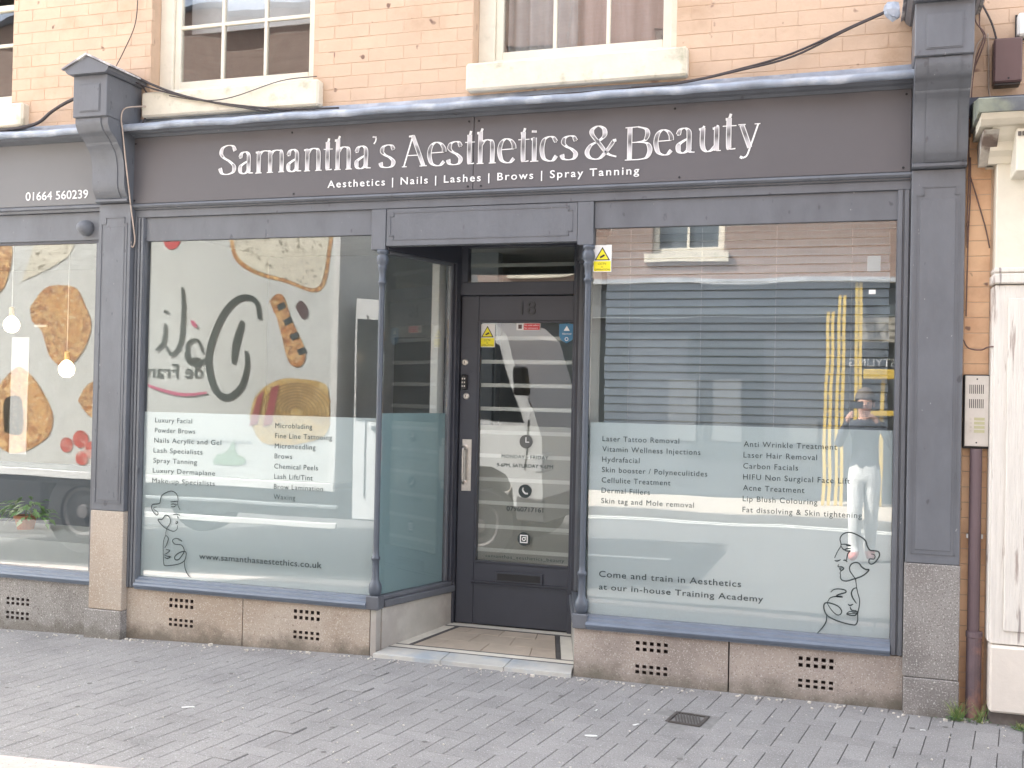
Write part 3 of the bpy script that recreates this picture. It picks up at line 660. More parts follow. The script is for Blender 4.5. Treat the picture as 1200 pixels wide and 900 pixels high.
# reveals (splayed sides of the entrance)
def reveal(x0, sgn):
    L = .735; a = math.atan2(.705, .205)
    T = Matrix.Translation((x0, -.002, 0)) @ (Matrix.Rotation(a, 4, 'Z') if sgn > 0 else Matrix.Rotation(PI - a, 4, 'Z'))
    o_ = (.0, .10) if sgn > 0 else (-.10, .0)      # stone thickness lies outside the entrance
    f = 1 if sgn > 0 else -1
    def bb(name, s0, s1, n0, n1, z0, z1, m, bev=.002):
        y0, y1 = sorted((n0 * f, n1 * f)); return boxo(name, s0, s1, y0, y1, z0, z1, m, sf, bev, T=T)
    bb('reveal_stone', .035, L, .0, .12, -.1, .272, STONE_L, .002)
    bb('reveal_sill', .045, L - .002, -.018, .06, .275, .318, GREY, .006); bb('reveal_sill', .045, L - .002, -.004, .05, .319, .345, GREY, .004)
    bb('reveal_stile', L - .055, L - .002, -.012, .06, .346, 2.44, DOORM, .004); bb('reveal_bead', L - .085, L - .057, .008, .045, .346, 2.44, GREY, .004)
    bb('reveal_head', .0, L - .002, -.012, .06, 2.405, 2.56, DOORM, .003); bb('reveal_bead', .03, L - .09, -.0, .04, 2.385, 2.404, GREY, .002)
    gl = bb('reveal_pane', .02, L - .086, .022, .028, .346, 2.384, GLASS, 0)
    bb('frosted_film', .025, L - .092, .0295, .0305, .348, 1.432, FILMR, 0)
    bb('inner_jamb', L - .12, L - .05, .08, .14, .3, 2.5, WHITEP, .003)
reveal(-2.676, 1); reveal(-1.472, -1)
boxo('entrance_soffit', -2.66, -1.49, .032, .73, 2.562, 2.60, DOORM, sf)
# glazing
for x0, x1 in ((-4.362, -2.722), (-1.412, .186)):
    boxo('window_pane', x0, x1, .0, .006, .345, 2.497, GLASS, sf)
boxo('frosted_film', -4.36, -2.724, .0085, .0095, .347, 1.402, FILM, sf); boxo('frosted_film', -1.41, .184, .0085, .0095, .347, 1.415, FILM, sf)
VY = -.0015
LW = [("Luxury Facial", -4.272, -3.985), ("Powder Brows", -4.272, -3.96), ("Nails Acrylic and Gel", -4.275, -3.76), ("Lash Specialists", -4.278, -3.90), ("Spray Tanning", -4.278, -3.94), ("Luxury Dermaplane", -4.28, -3.80), ("Make-up Specialists", -4.283, -3.80)]
for i, (s, a, b) in enumerate(LW): line('window_lettering', s, a, 1.335 - .0645 * i, VY, sf, VINYLM, x1=a + (b - a) * .96, h=.030, spacing=1.1)
for i, s in enumerate(("Microblading", "Fine Line Tattooing", "Microneedling", "Brows", "Chemical Peels", "Lash Lift/Tint", "Brow Lamination", "Waxing")):
    line('window_lettering', s, -3.40, 1.325 - .0625 * i, VY, sf, VINYLM, h=.030, spacing=1.12)
for i, s in enumerate(("Laser Tattoo Removal", "Vitamin Wellness Injections", "Hydrafacial", "Skin booster / Polyneculitides", "Cellulite Treatment", "Dermal Fillers", "Skin tag and Mole removal")):
    line('window_lettering', s, -1.338, 1.312 - .0575 * i, VY, sf, VINYL if i < 5 else VINYLM, h=.0285, spacing=1.14)
for i, s in enumerate(("Anti Wrinkle Treatment", "Laser Hair Removal", "Carbon Facials", "HIFU Non Surgical Face Lift", "Acne Treatment", "Lip Blush Colouring", "Fat dissolving & Skin tightening")):
    line('window_lettering', s, -.566, 1.308 - .0583 * i, VY, sf, VINYL if i < 5 else VINYLM, h=.0285, spacing=1.14)
line('window_lettering', 'www.samanthasaestethics.co.uk', -3.92, .485, VY, sf, VINYL, x1=-3.06, h=.036, bold=.006, spacing=1.05)
line('window_lettering', 'Come and train in Aesthetics', -1.342, .558, VY, sf, VINYL, x1=-.566, h=.033, spacing=1.1, bold=.004)
line('window_lettering', 'at our in-house Training Academy', -1.342, .488, VY, sf, VINYL, x1=-.45, h=.031, spacing=1.1, bold=.004)
FACE_R = [[(-0.091,0.746),(-0.078,0.778),(-0.062,0.807),(-0.061,0.821),(-0.066,0.844),(-0.057,0.866),(-0.037,0.879),(-0.011,0.881),(0.015,0.873),(0.042,0.859),(0.061,0.842),(0.068,0.818),(0.082,0.797),(0.104,0.795),(0.124,0.791),(0.129,0.774),(0.121,0.754),(0.105,0.733),(0.089,0.725),(0.078,0.734),(0.082,0.751),(0.102,0.752),(0.108,0.766),(0.101,0.776),(0.088,0.777)],[(-0.061,0.818),(-0.036,0.819),(-0.013,0.813),(-0.036,0.812)],[(-0.062,0.81),(-0.046,0.791),(-0.029,0.798),(-0.011,0.798)],[(-0.042,0.787),(-0.026,0.785),(-0.013,0.789)],[(-0.013,0.786),(-0.026,0.771),(-0.032,0.736)],[(-0.091,0.732),(-0.078,0.73),(-0.061,0.738)],[(-0.048,0.735),(-0.038,0.737),(-0.028,0.728)],[(-0.071,0.713),(-0.073,0.701),(-0.054,0.701),(-0.046,0.693),(-0.057,0.683),(-0.065,0.692),(-0.054,0.694)],[(-0.057,0.681),(-0.063,0.669),(-0.06,0.659),(-0.061,0.645),(-0.05,0.632),(-0.027,0.63),(0.006,0.643),(0.038,0.656),(0.064,0.675),(0.079,0.696),(0.064,0.696),(0.044,0.707),(0.031,0.724),(0.014,0.729),(-0.005,0.721),(-0.016,0.703),(-0.014,0.683),(-0.001,0.663),(0.013,0.643),(0.018,0.616),(0.02,0.599)],[(-0.108,0.566),(-0.092,0.581),(-0.065,0.586),(-0.036,0.582),(-0.033,0.571),(-0.052,0.563),(-0.071,0.555),(-0.078,0.546),(-0.048,0.546),(-0.071,0.547),(-0.098,0.542),(-0.114,0.531),(-0.124,0.509)],[(0.02,0.599),(0.004,0.591),(-0.005,0.57),(0.001,0.547),(0.014,0.527),(0.021,0.517)],[(0.02,0.599),(0.027,0.569),(0.036,0.536),(0.034,0.501),(0.028,0.467),(0.028,0.432),(0.02,0.41),(0.003,0.406),(-0.049,0.414),(-0.096,0.429),(-0.126,0.447),(-0.139,0.474),(-0.14,0.498),(-0.13,0.509),(-0.104,0.508),(-0.07,0.496),(-0.052,0.474),(-0.057,0.456),(-0.073,0.451),(-0.093,0.464),(-0.113,0.489),(-0.124,0.509)],[(-0.126,0.447),(-0.128,0.412),(-0.145,0.38),(-0.173,0.345)],[(-0.021,0.511),(-0.011,0.505),(0.005,0.513)],[(-0.011,0.498),(-0.001,0.481),(0.022,0.481)],[(-0.027,0.462),(-0.011,0.474),(0.006,0.472),(0.027,0.475),(0.016,0.457),(-0.004,0.454),(-0.027,0.46),(0.027,0.467)],]
FACE_L = [[(-4.069,0.785),(-4.088,0.819),(-4.086,0.854),(-4.099,0.885),(-4.132,0.901),(-4.168,0.893),(-4.205,0.872),(-4.216,0.848),(-4.222,0.82),(-4.249,0.813),(-4.274,0.809),(-4.283,0.791),(-4.271,0.766),(-4.247,0.744),(-4.233,0.749),(-4.238,0.764),(-4.262,0.776),(-4.264,0.79),(-4.244,0.795)],[(-4.141,0.832),(-4.116,0.835),(-4.089,0.839)],[(-4.138,0.816),(-4.12,0.82),(-4.091,0.816)],[(-4.138,0.805),(-4.12,0.802),(-4.097,0.811)],[(-4.121,0.751),(-4.095,0.756),(-4.068,0.75)],[(-4.086,0.745),(-4.081,0.729)],[(-4.099,0.713),(-4.085,0.707),(-4.094,0.696),(-4.1,0.705)],[(-4.086,0.686),(-4.088,0.663),(-4.111,0.647),(-4.148,0.654),(-4.185,0.669),(-4.213,0.691),(-4.231,0.715),(-4.2,0.719),(-4.178,0.744),(-4.155,0.741),(-4.14,0.722),(-4.141,0.695),(-4.162,0.666),(-4.17,0.638),(-4.171,0.619)],[(-4.171,0.619),(-4.183,0.59),(-4.188,0.559),(-4.186,0.496),(-4.181,0.441),(-4.168,0.425),(-4.114,0.432),(-4.059,0.446),(-4.028,0.467),(-4.017,0.495),(-4.02,0.522),(-4.052,0.52),(-4.084,0.503),(-4.101,0.482),(-4.092,0.467),(-4.069,0.472),(-4.047,0.497),(-4.032,0.522),(-4.035,0.545),(-4.053,0.563),(-4.081,0.565),(-4.106,0.568),(-4.12,0.588),(-4.1,0.602),(-4.073,0.601),(-4.047,0.587),(-4.082,0.597)],[(-4.171,0.619),(-4.151,0.6),(-4.159,0.568),(-4.176,0.536)],[(-4.167,0.529),(-4.139,0.523),(-4.157,0.506),(-4.175,0.497)],[(-4.18,0.493),(-4.156,0.486),(-4.133,0.484),(-4.156,0.471),(-4.179,0.481)],[(-4.028,0.467),(-4.022,0.421),(-4.003,0.384),(-3.979,0.363)],]
obj('line_drawing', ribbon(FACE_R, VY, .0065), VINYL, sf, label='one-line drawing of two faces on the right window'); obj('line_drawing', ribbon(FACE_L, VY, .0065), VINYL, sf, label='one-line drawing of two faces on the left window')
def cctv(x0, z1, y, par, w_=.105, h_=.15):
    s = boxo('sticker', x0, x0 + w_, y, y + .001, z1 - h_, z1, WHITEP, par, label='yellow and white CCTV warning sticker')
    obj('printed_panel', bx(x0 + .004, x0 + w_ - .004, y - .0006, y - .0001, z1 - h_ + .004, z1 - h_ * .6), YEL, s)
    cx = x0 + w_ / 2
    tri = lambda k, z0_: [(cx - w_ * .42 * k, z0_), (cx + w_ * .42 * k, z0_), (cx, z0_ + h_ * .50 * k)]
    poly('printed_border', tri(1, z1 - h_ * .57), y - .0008, BLACK, s); poly('printed_triangle', tri(.78, z1 - h_ * .535), y - .0014, YEL, s)
    T = Matrix.Translation((cx, y - .002, z1 - h_ * .42)) @ Matrix.Rotation(-.5, 4, 'Y'); obj('printed_camera', box(B(), -w_ * .14, w_ * .14, 0, .0004, -h_ * .035, h_ * .035, T=T), BLACK, s)
    text('printed_text', 'CCTV', cx, z1 - h_ * .74, y - .0012, s, BLACK, h=h_ * .08, anchor='c'); text('printed_text', 'IN', cx, z1 - h_ * .84, y - .0012, s, BLACK, h=h_ * .05, anchor='c'); text('printed_text', 'OPERATION', cx, z1 - h_ * .95, y - .0012, s, BLACK, h=h_ * .07, anchor='c')
cctv(-1.412, 2.405, -.003, sf)
boxo('sticker', .045, .110, -.003, -.002, 2.235, 2.315, mat('grey_white_sticker', (.36, .37, .36), .5), sf, label='small square white sticker at the top right of the window')
boxo('sticker', .055, .088, -.003, -.002, 2.118, 2.140, WHITEP, sf)

# ---- entrance floor
ef = root('entrance_step', 'pale marble step and beige tiled floor in front of the recessed door', 'step', (-2.08, .1, 0))
def fz(y): return .024 + .05 * (y + .06) / .78
def slab(x0, x1, y0, y1, m, name, xt=None, par=ef, dz=0, g_=.001):
    bm = B(); X0, X1 = (xt or (x0, x1)); P = [(x0 + g_, y0 + g_), (x1 - g_, y0 + g_), (X1 - g_, y1 - g_), (X0 + g_, y1 - g_)]
    t = [bm.verts.new((x, y, fz(y) + dz)) for x, y in P]; b = [bm.verts.new((x, y, -.1)) for x, y in P]
    bm.faces.new(t); [bm.faces.new([t[i], t[(i + 1) % 4], b[(i + 1) % 4], b[i]]) for i in range(4)]
    bmesh.ops.bevel(bm, geom=[e for e in bm.edges if e.verts[0].co.z > 0 and e.verts[1].co.z > 0], offset=.0015, segments=1, affect='EDGES')
    return obj(name, bm, m, par)
k = .205 / .705
XL = lambda y: -2.676 + k * max(0, y); XR = lambda y: -1.472 - k * max(0, y)
for a, b in ((-2.676, -2.25), (-2.25, -1.865), (-1.865, -1.472)):
    slab(a, b, -.075, .085, MARB, 'marble_slab', (max(a, XL(.085)), min(b, XR(.085))), g_=.002)
def ring(y0, y1, m, name): slab(XL(y0), XR(y0), y0, y1, m, name, (XL(y1), XR(y1)))
ring(.086, .102, DTILE, 'border_tile'); ring(.102, .152, TILE2, 'border_tile'); ring(.64, .70, TILE2, 'border_tile'); ring(.615, .64, DTILE, 'border_tile')
ring(.152, .168, DTILE, 'border_tile')
ins = .075; iw = .03
for s, X in ((1, XL), (-1, XR)):
    a0, a1 = X(.168), X(.615)
    def sl(o0, o1, m):
        q0, q1 = sorted((a0 + s * o0, a0 + s * o1)); r0, r1 = sorted((a1 + s * o0, a1 + s * o1)); slab(q0, q1, .168, .615, m, 'border_tile', (r0, r1))
    sl(0, ins, TILE2); sl(ins, ins + iw, DTILE)
cols = [0, .31, .64, 1]; rws = [.168, .33, .50, .615]
for j in range(3):
    y0, y1 = rws[j], rws[j + 1]; A0, B0 = XL(y0) + ins + iw, XR(y0) - ins - iw; A1, B1 = XL(y1) + ins + iw, XR(y1) - ins - iw
    cc_ = cols if j % 2 else [0, .16, .48, .82, 1]
    for c0, c1 in zip(cc_, cc_[1:]): slab(A0 + (B0 - A0) * c0, A0 + (B0 - A0) * c1, y0, y1, TILE, 'floor_tile', (A1 + (B1 - A1) * c0, A1 + (B1 - A1) * c1), dz=random.uniform(-.0008, .0008), g_=.0015)
boxo('mortar_bed', -2.62, -1.53, .0, .72, -.09, .02, DIRT, ef)

# ---- door wall and door
DY = .70
boxo('door_frame', -2.50, -2.462, DY - .02, DY + .06, .06, 2.56, DOORM, sf, .004); boxo('door_frame', -1.70, -1.65, DY - .02, DY + .06, .06, 2.56, DOORM, sf, .004)
boxo('door_frame', -2.462, -1.70, DY - .012, DY + .06, 2.20, 2.285, DOORM, sf, .004); boxo('door_frame', -2.462, -1.70, DY - .018, DY + .06, 2.51, 2.56, DOORM, sf, .004)
boxo('door_frame', -2.462, -2.413, DY - .006, DY + .05, 2.285, 2.51, DOORM, sf, .003)
boxo('transom_pane', -2.413, -1.70, DY + .02, DY + .025, 2.285, 2.51, GLASSD, sf)
dr = boxo('door', -2.458, -2.338, DY + .008, DY + .052, .075, 2.196, DOORM, sf, .003, label='dark grey glazed door numbered 18')
bm = B(); box(bm, -1.80 + .02, -1.703, DY + .008, DY + .052, .075, 2.196); box(bm, -2.338, -1.78, DY + .008, DY + .052, 2.04, 2.196); box(bm, -2.338, -1.78, DY + .016, DY + .052, .075, .475)
# stile positions: glass from -2.338 to -1.70 in the photograph, the hanging stile is hidden by the colonnette
bm.free(); bm = B()
box(bm, -1.690, -1.66, DY + .008, DY + .052, .075, 2.196); box(bm, -2.337, -1.691, DY + .0075, DY + .052, 2.035, 2.195); box(bm, -2.337, -1.691, DY + .0075, DY + .052, .076, .472)
obj('door_rail', bm, DOORM, dr, .003)
bm = B(); x0, x1, z0, z1 = -2.337, -1.691, .472, 2.035
for q in ((x0, x1, z0, z0 + .012), (x0, x1, z1 - .012, z1), (x0, x0 + .012, z0 + .0121, z1 - .0121), (x1 - .012, x1, z0 + .0121, z1 - .0121)): box(bm, q[0], q[1], DY + .002, DY + .03, q[2], q[3])
obj('glazing_bead', bm, DOORM, dr, .002)
T = Matrix.Translation(((x0 + x1) / 2, DY + .026, (z0 + z1) / 2)) @ Matrix.Rotation(math.radians(0), 4, 'Z')
obj('door_pane', box(B(), -.322, .322, -.002, .002, -.78, .78, T=T), GLASSD, dr)
boxo('frosted_film', x0 + .013, x1 - .013, DY + .045, DY + .046, z0 + .013, 1.36, FILMD, dr)
for z in (1.925, 1.772, 1.62, 1.467, 1.315, 1.163, 1.01, .858, .705, .553):
    boxo('film_band', x0 + .012, x1 - .012, DY + .0425, DY + .0432, z - .0125, z + .0125, BAND, dr)
boxo('film_band', -2.41, -1.70, DY + .03, DY + .031, 2.385, 2.41, film_mat('pale_film_band', (.7, .72, .68), .45), sf)
# mouldings on the lower part, letter box, numbers, locks, handle
for z in (.352, .334): obj('rail_moulding', prism([(DY + .009, z - .006), (DY - .002, z - .004), (DY - .002, z + .003), (DY + .009, z + .006)], 'x', -2.355, -1.70), DOORM, dr)
lb = boxo('letter_box', -2.186, -1.868, DY - .006, DY + .0072, .358, .425, DOORM, dr, .003); boxo('flap', -2.170, -1.884, DY - .010, DY - .0061, .370, .413, BLACK, lb, .001)
text('door_number', '18', -2.052, 2.075, DY + .0025, dr, mat('door_number_dark', (.03, .032, .04), .3), x1=-1.955, h=.085, extrude=.004)
for zz in (1.765, 1.545):
    obj('lock', lathe([(.021, 0), (.021, .006), (.016, .010)], 0, 0, 18, T=Matrix.Translation((-2.425 + (zz < 1.6) * .012, DY + .0076, zz)) @ Matrix.Rotation(PI / 2, 4, 'X')), STEEL, dr)
    boxo('key_slot', -2.428 + (zz < 1.6) * .012, -2.424 + (zz < 1.6) * .012, DY - .004, DY - .0026, zz - .008, zz + .008, BLACK, dr)
kb = boxo('keypad_lock', -2.447, -2.405, DY - .018, DY + .0075, 1.585, 1.685, BLACK, dr, .006)
for i in range(3): boxo('keypad_button', -2.437, -2.430, DY - .0205, DY - .0181, 1.605 + i * .024, 1.615 + i * .024, STEEL, kb); boxo('keypad_button', -2.422, -2.415, DY - .0205, DY - .0181, 1.605 + i * .024, 1.615 + i * .024, STEEL, kb)
hp = boxo('door_handle', -2.432, -2.368, DY + .002, DY + .0076, .93, 1.265, STEEL, dr, .001)
obj('grip', tube([(-2.412, DY + .002, .985), (-2.412, DY - .03, .99), (-2.412, DY - .038, 1.03), (-2.412, DY - .038, 1.17), (-2.412, DY - .03, 1.21), (-2.412, DY + .002, 1.215)], .0085, seg=8), STEEL, hp, smooth=True)
for zz in (.985, 1.215): obj('rose', lathe([(.018, 0), (.018, .005), (.011, .008)], 0, 0, 14, T=Matrix.Translation((-2.412, DY + .0019, zz)) @ Matrix.Rotation(PI / 2, 4, 'X')), STEEL, hp)
PY = DY + .0205
cctv(-2.332, 2.015, PY - .001, dr, .102, .150)
s = boxo('sticker', -2.085, -1.925, PY - .001, PY, 1.975, 2.022, WHITEP, dr, label='small red and white sticker'); boxo('printed_panel', -2.036, -1.928, PY - .0018, PY - .0012, 1.978, 2.019, RED, s)
text('printed_text', 'No cold callers', -2.032, 2.003, PY - .0022, s, WVIN, x1=-1.932, h=.010); text('printed_text', 'No canvassers', -2.032, 1.985, PY - .0022, s, WVIN, x1=-1.94, h=.010)
obj('printed_figure', bx(-2.072, -2.048, PY - .0018, PY - .0012, 1.985, 2.012), BROWN, s)
sh_ = [(-1.800, 2.015), (-1.75, 2.02), (-1.700, 2.015), (-1.700, 1.945), (-1.712, 1.915), (-1.75, 1.892), (-1.788, 1.915), (-1.800, 1.945)]
s = poly('sticker', sh_, PY - .001, SIGNB, dr, label='blue shield-shaped alarm sticker'); poly('printed_triangle', [(-1.770, 1.972), (-1.73, 1.972), (-1.75, 2.005)], PY - .0016, WVIN, s); text('printed_text', 'Alarmed', -1.75, 1.948, PY - .0016, s, WVIN, h=.012, anchor='c'); disc('printed_emblem', -1.75, 1.92, .012, PY - .0016, WVIN, s, r0=.008)
cxd = -2.005
for zz, kind in ((1.262, 'clock'), (.945, 'phone'), (.640, 'camera')):
    ic = disc('icon_disc', cxd, zz, .043, PY - .001, VINYL if kind != 'clock' else mat('vinyl_grey', (.13, .135, .13), .5), dr)
    if kind == 'clock': obj('icon_mark', box(box(B(), cxd - .003, cxd + .003, PY - .0016, PY - .0012, zz - .006, zz + .028), cxd + .0031, cxd + .022, PY - .0016, PY - .0012, zz - .006, zz), WVIN, ic)
    if kind == 'phone': obj('icon_mark', ribbon([[(cxd - .014, zz + .020), (cxd - .013, zz + .004), (cxd + .002, zz - .013), (cxd + .019, zz - .016)], [(cxd - .016, zz + .021), (cxd - .010, zz + .013)], [(cxd + .011, zz - .011), (cxd + .020, zz - .018)]], PY - .0016, .011), WVIN, ic)
    if kind == 'camera':
        bmx = B(); r0, r1 = .026, .019
        for q in ((-r0, r0, r1, r0), (-r0, r0, -r0, -r1), (-r0, -r1, -r1, r1), (r1, r0, -r1, r1)): box(bmx, cxd + q[0], cxd + q[1], PY - .0016, PY - .0012, zz + q[2], zz + q[3])
        obj('icon_mark', bmx, WVIN, ic); disc('icon_mark', cxd, zz, .013, PY - .0016, WVIN, ic, r0=.007); disc('icon_mark', cxd + .012, zz + .012, .003, PY - .0017, WVIN, ic)
line('window_lettering', 'MONDAY - FRIDAY', cxd - .005, 1.152, PY - .001, dr, VINYLM, h=.023, anchor='c', spacing=1.1)
line('window_lettering', '9-6PM, SATURDAY 9-6PM', cxd - .005, 1.095, PY - .001, dr, VINYLM, h=.023, anchor='c', spacing=1.02)
line('window_lettering', '07960717161', cxd - .12, .815, PY - .001, dr, VINYL, x1=cxd + .125, h=.028, bold=.006)
line('window_lettering', 'samanthas_aesthetics_beauty', -2.262, .508, PY - .001, dr, VINYLM, x1=-1.735, h=.020, spacing=1.1)

# ================================================================ PILASTERS AND CONSOLE BRACKETS
def pilaster(name, x0, x1, zw, zp, label, stone_a, stone_b, px_out=.02, top=2.735):
    p = root(name, label, 'pilaster', ((x0 + x1) / 2, 0, 0)); y = -.08
    sh = boxo('shaft', x0, x1, y, .02, zw, top, GREY, p, .003)
    m_ = .025; q = .02; a, b, c, d = x0 + m_, x1 - m_, zw + .05, top - .09; bm = B()
    L2 = [(a, c), (b, c), (b, d - q * 2), (b - q, d - q * 2), (b - q, d), (a + q * 1.6, d), (a + q * 1.6, d - q * 2), (a, d - q * 2)]
    for (e, f), (g_, h_) in zip(L2, L2[1:] + L2[:1]): box(bm, min(e, g_) - .002, max(e, g_) + .002, y - .004, y - .0003, min(f, h_) - .002, max(f, h_) + .002)
    obj('panel_bead', bm, GREY, sh)
    boxo('raised_field', a + .018, b - .018, y - .003, y - .0003, c + .018, d - .06, GREY, sh, .002)
    boxo('stone_block', x0 - .004, x1 + .004, y - .004, .02, zp + .002, zw - .002, stone_a, p, .004)
    boxo('plinth_stone', x0 - px_out, x1 + .006, y - .012, .02, -.2, zp, stone_b, p, .005)
    return p
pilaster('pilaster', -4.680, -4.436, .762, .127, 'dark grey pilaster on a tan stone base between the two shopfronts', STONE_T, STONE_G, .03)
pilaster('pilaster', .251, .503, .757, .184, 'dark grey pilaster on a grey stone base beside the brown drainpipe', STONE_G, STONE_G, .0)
def console(x0, x1, label, gable=True):
    p = root('console_bracket', label, 'console bracket', ((x0 + x1) / 2, -.1, 2.735))
    prof = [(0, 2.738), (-.105, 2.738), (-.118, 2.745), (-.118, 2.757), (-.108, 2.765), (-.125, 2.785), (-.142, 2.815), (-.150, 2.86), (-.152, 2.93), (-.162, 3.00), (-.185, 3.05), (-.215, 3.083), (-.222, 3.095), (-.245, 3.095), (-.248, 3.118), (-.262, 3.130), (-.290, 3.148), (-.308, 3.175), (-.318, 3.20), (-.318, 3.232), (0, 3.232)]
    low = [(p.x, p.z) for p in smoothpts([(a_, 0, b_) for a_, b_ in prof[4:13]], 4)]; up = [(p.x, p.z) for p in smoothpts([(a_, 0, b_) for a_, b_ in prof[14:20]], 4)]
    prof = prof[:4] + low + up + prof[20:]
    c = obj('scroll', prism(prof, 'x', x0, x1), GREY, p)
    rim = B()      # raised middle band following the scroll
    mid = [(yy - .006, zz) for yy, zz in prof[4:-2]] ; mid = [(0, mid[0][1])] + mid + [(0, mid[-1][1])]
    obj('scroll_band', prism(mid, 'x', x0 + (x1 - x0) * .23, x1 - (x1 - x0) * .20), GREY, c)
    bxo = boxo('box', x0 - .006, x1 + .004, -.338, 0, 3.2325, 3.492, GREY, p, .004)
    boxo('panel_frame', x0 + .044, x1 - .044, -.3415, -.3385, 3.262, 3.437, GREY, bxo, .001); boxo('inset_panel', x0 + .05, x1 - .05, -.3445, -.3418, 3.268, 3.431, GREY, bxo, .001)
    cp = prism([(x0 - .018, 3.4925), (x1 + .016, 3.4925), (x1 + .034, 3.508), (x1 + .040, 3.525), (x0 - .042, 3.525), (x0 - .036, 3.508)], 'y', -.375, 0)
    cap = obj('cap', cp, GREY, p)
    gb = prism([(x0 - .045, 3.5255), (x1 + .043, 3.5255), ((x0 + x1) / 2, 3.600)], 'y', -.372, 0); obj('gable', gb, GREY, cap)
    rf = B(); xm = (x0 + x1) / 2
    for s in (-1, 1):
        e = x0 - .06 if s < 0 else x1 + .058
        vs = [rf.verts.new(v) for v in ((xm, -.385, 3.604), (e, -.385, 3.522), (e, 0.0, 3.522), (xm, 0.0, 3.604), (xm, -.385, 3.618), (e, -.385, 3.533), (e, 0.0, 3.533), (xm, 0.0, 3.618))]
        for f in ((0, 1, 2, 3), (4, 7, 6, 5), (0, 4, 5, 1), (1, 5, 6, 2), (2, 6, 7, 3)): rf.faces.new([vs[i] for i in f])
    obj('lead_capping', rf, mat('weathered_lead', (.33, .32, .34), .6, .3, 14, bump=.5, bs=30, col2=(.62, .60, .58), c2s=14), cap)
    return p
console(-4.682, -4.440, 'dark grey scrolled console bracket with small gabled cap above the left pilaster')
console(.249, .505, 'dark grey scrolled console bracket above the right pilaster')

# ================================================================ VENETIAN BLIND in the right window
vb = root('venetian_blind', 'blue-grey venetian blind behind the right-hand shop window', 'blind', (-.6, .12, 2.5))
def slat_mesh():
    bm = B(); pv = None
    for i in range(5):
        t = i / 4 - .5; yy = t * .044; zz = -.55 * yy * 1.0 + .003 * (1 - (2 * t) ** 2)
        T_ = math.radians(74); Y_ = yy * math.cos(T_) - 0 * zz; Z_ = yy * math.sin(T_) + .004 * (1 - (2 * t) ** 2)
        a = bm.verts.new((0, Y_, Z_)); b = bm.verts.new((1.52, Y_, Z_))
        if pv: bm.faces.new([pv[0], a, b, pv[1]])
        pv = (a, b)
    me = bpy.data.meshes.new('slat'); bm.to_mesh(me); bm.free(); me.materials.append(BLIND)
    for p in me.polygons: p.use_smooth = True
    return me
SM = slat_mesh(); z = 2.455; n_ = 0
while z > 1.2:
    o = bpy.data.objects.new('slat', SM); link(o); o.parent = vb; o.matrix_parent_inverse = Matrix.Translation(-vb.location)
    o.location = (-1.362 + random.uniform(-.004, .004), .125, z); o.rotation_euler = (random.uniform(-.05, .05), random.uniform(-.0012, .0012), 0); z -= .0455; n_ += 1
boxo('head_rail', -1.335, .19, .10, .15, 2.475, 2.52, BLIND, vb)
boxo('bottom_rail', -1.335, .185, .11, .14, 1.16, 1.18, BLIND, vb)
for xx in (-1.22, -.82, -.42, -.03): obj('cord', tube([(xx, .098, 2.5), (xx, .098, 1.2)], .0018, seg=4, n=1), mat('blind_cord', (.4, .42, .44), .8), vb)

# ================================================================ CABLES, BOXES, LAMP ON THE WALL
def cable(label, lines, m=CABLE, r=.005, name='cable'):
    bm = B()
    for l in lines: tube(l, r, bm, 6, 6)
    return tag(obj(name, bm, m, smooth=True), label, 'cable')
cable('pair of dark cables drooping over the lead flashing to the right console bracket', [[(.171, -.06, 3.583), (-.044, -.05, 3.505), (-.342, -.05, 3.387), (-.605, -.05, 3.325), (-.922, -.05, 3.275), (-1.4, -.03, 3.262), (-2.0, -.02, 3.262)],
      [(.171, -.06, 3.578), (-.06, -.05, 3.492), (-.342, -.05, 3.37), (-.62, -.06, 3.312), (-.922, -.07, 3.265), (-1.2, -.08, 3.255)]], r=.006)
cable('tangle of dark cables running off the left gabled cap below the window sill', [[(-4.609, -.22, 3.61), (-4.442, -.10, 3.545), (-4.181, -.06, 3.439), (-3.865, -.06, 3.353), (-3.38, -.06, 3.28), (-3.0, -.03, 3.27)],
      [(-4.55, -.15, 3.60), (-4.40, -.09, 3.50), (-4.15, -.07, 3.42), (-3.8, -.07, 3.335), (-3.45, -.08, 3.262)], [(-4.62, -.28, 3.60), (-4.47, -.12, 3.57), (-4.3, -.06, 3.49), (-4.05, -.06, 3.40), (-3.7, -.06, 3.32), (-3.3, -.07, 3.265)],
      [(-4.445, -.06, 3.55), (-4.37, -.03, 3.44), (-4.372, -.03, 3.33), (-4.395, -.04, 3.25)]], r=.0055)
cable('thin cable hanging down the peach wall onto the left gabled cap', [[(-4.48, -.012, 4.3), (-4.478, -.012, 4.067), (-4.495, -.014, 3.902), (-4.569, -.02, 3.741), (-4.627, -.03, 3.63)]], r=.003)
cable('thick dark cable rising to the left side of the gabled console bracket', [[(-5.9, -.10, 3.24), (-5.5, -.05, 3.27), (-5.244, -.04, 3.30), (-5.108, -.04, 3.377), (-4.958, -.05, 3.435), (-4.70, -.06, 3.50)]], r=.012)
cable('thin looping cable crossing the cream sill of the left upper window', [[(-4.181, -.065, 3.412), (-3.928, -.075, 3.363), (-3.712, -.075, 3.37), (-3.385, -.065, 3.45), (-3.16, -.02, 3.475)]], r=.003)
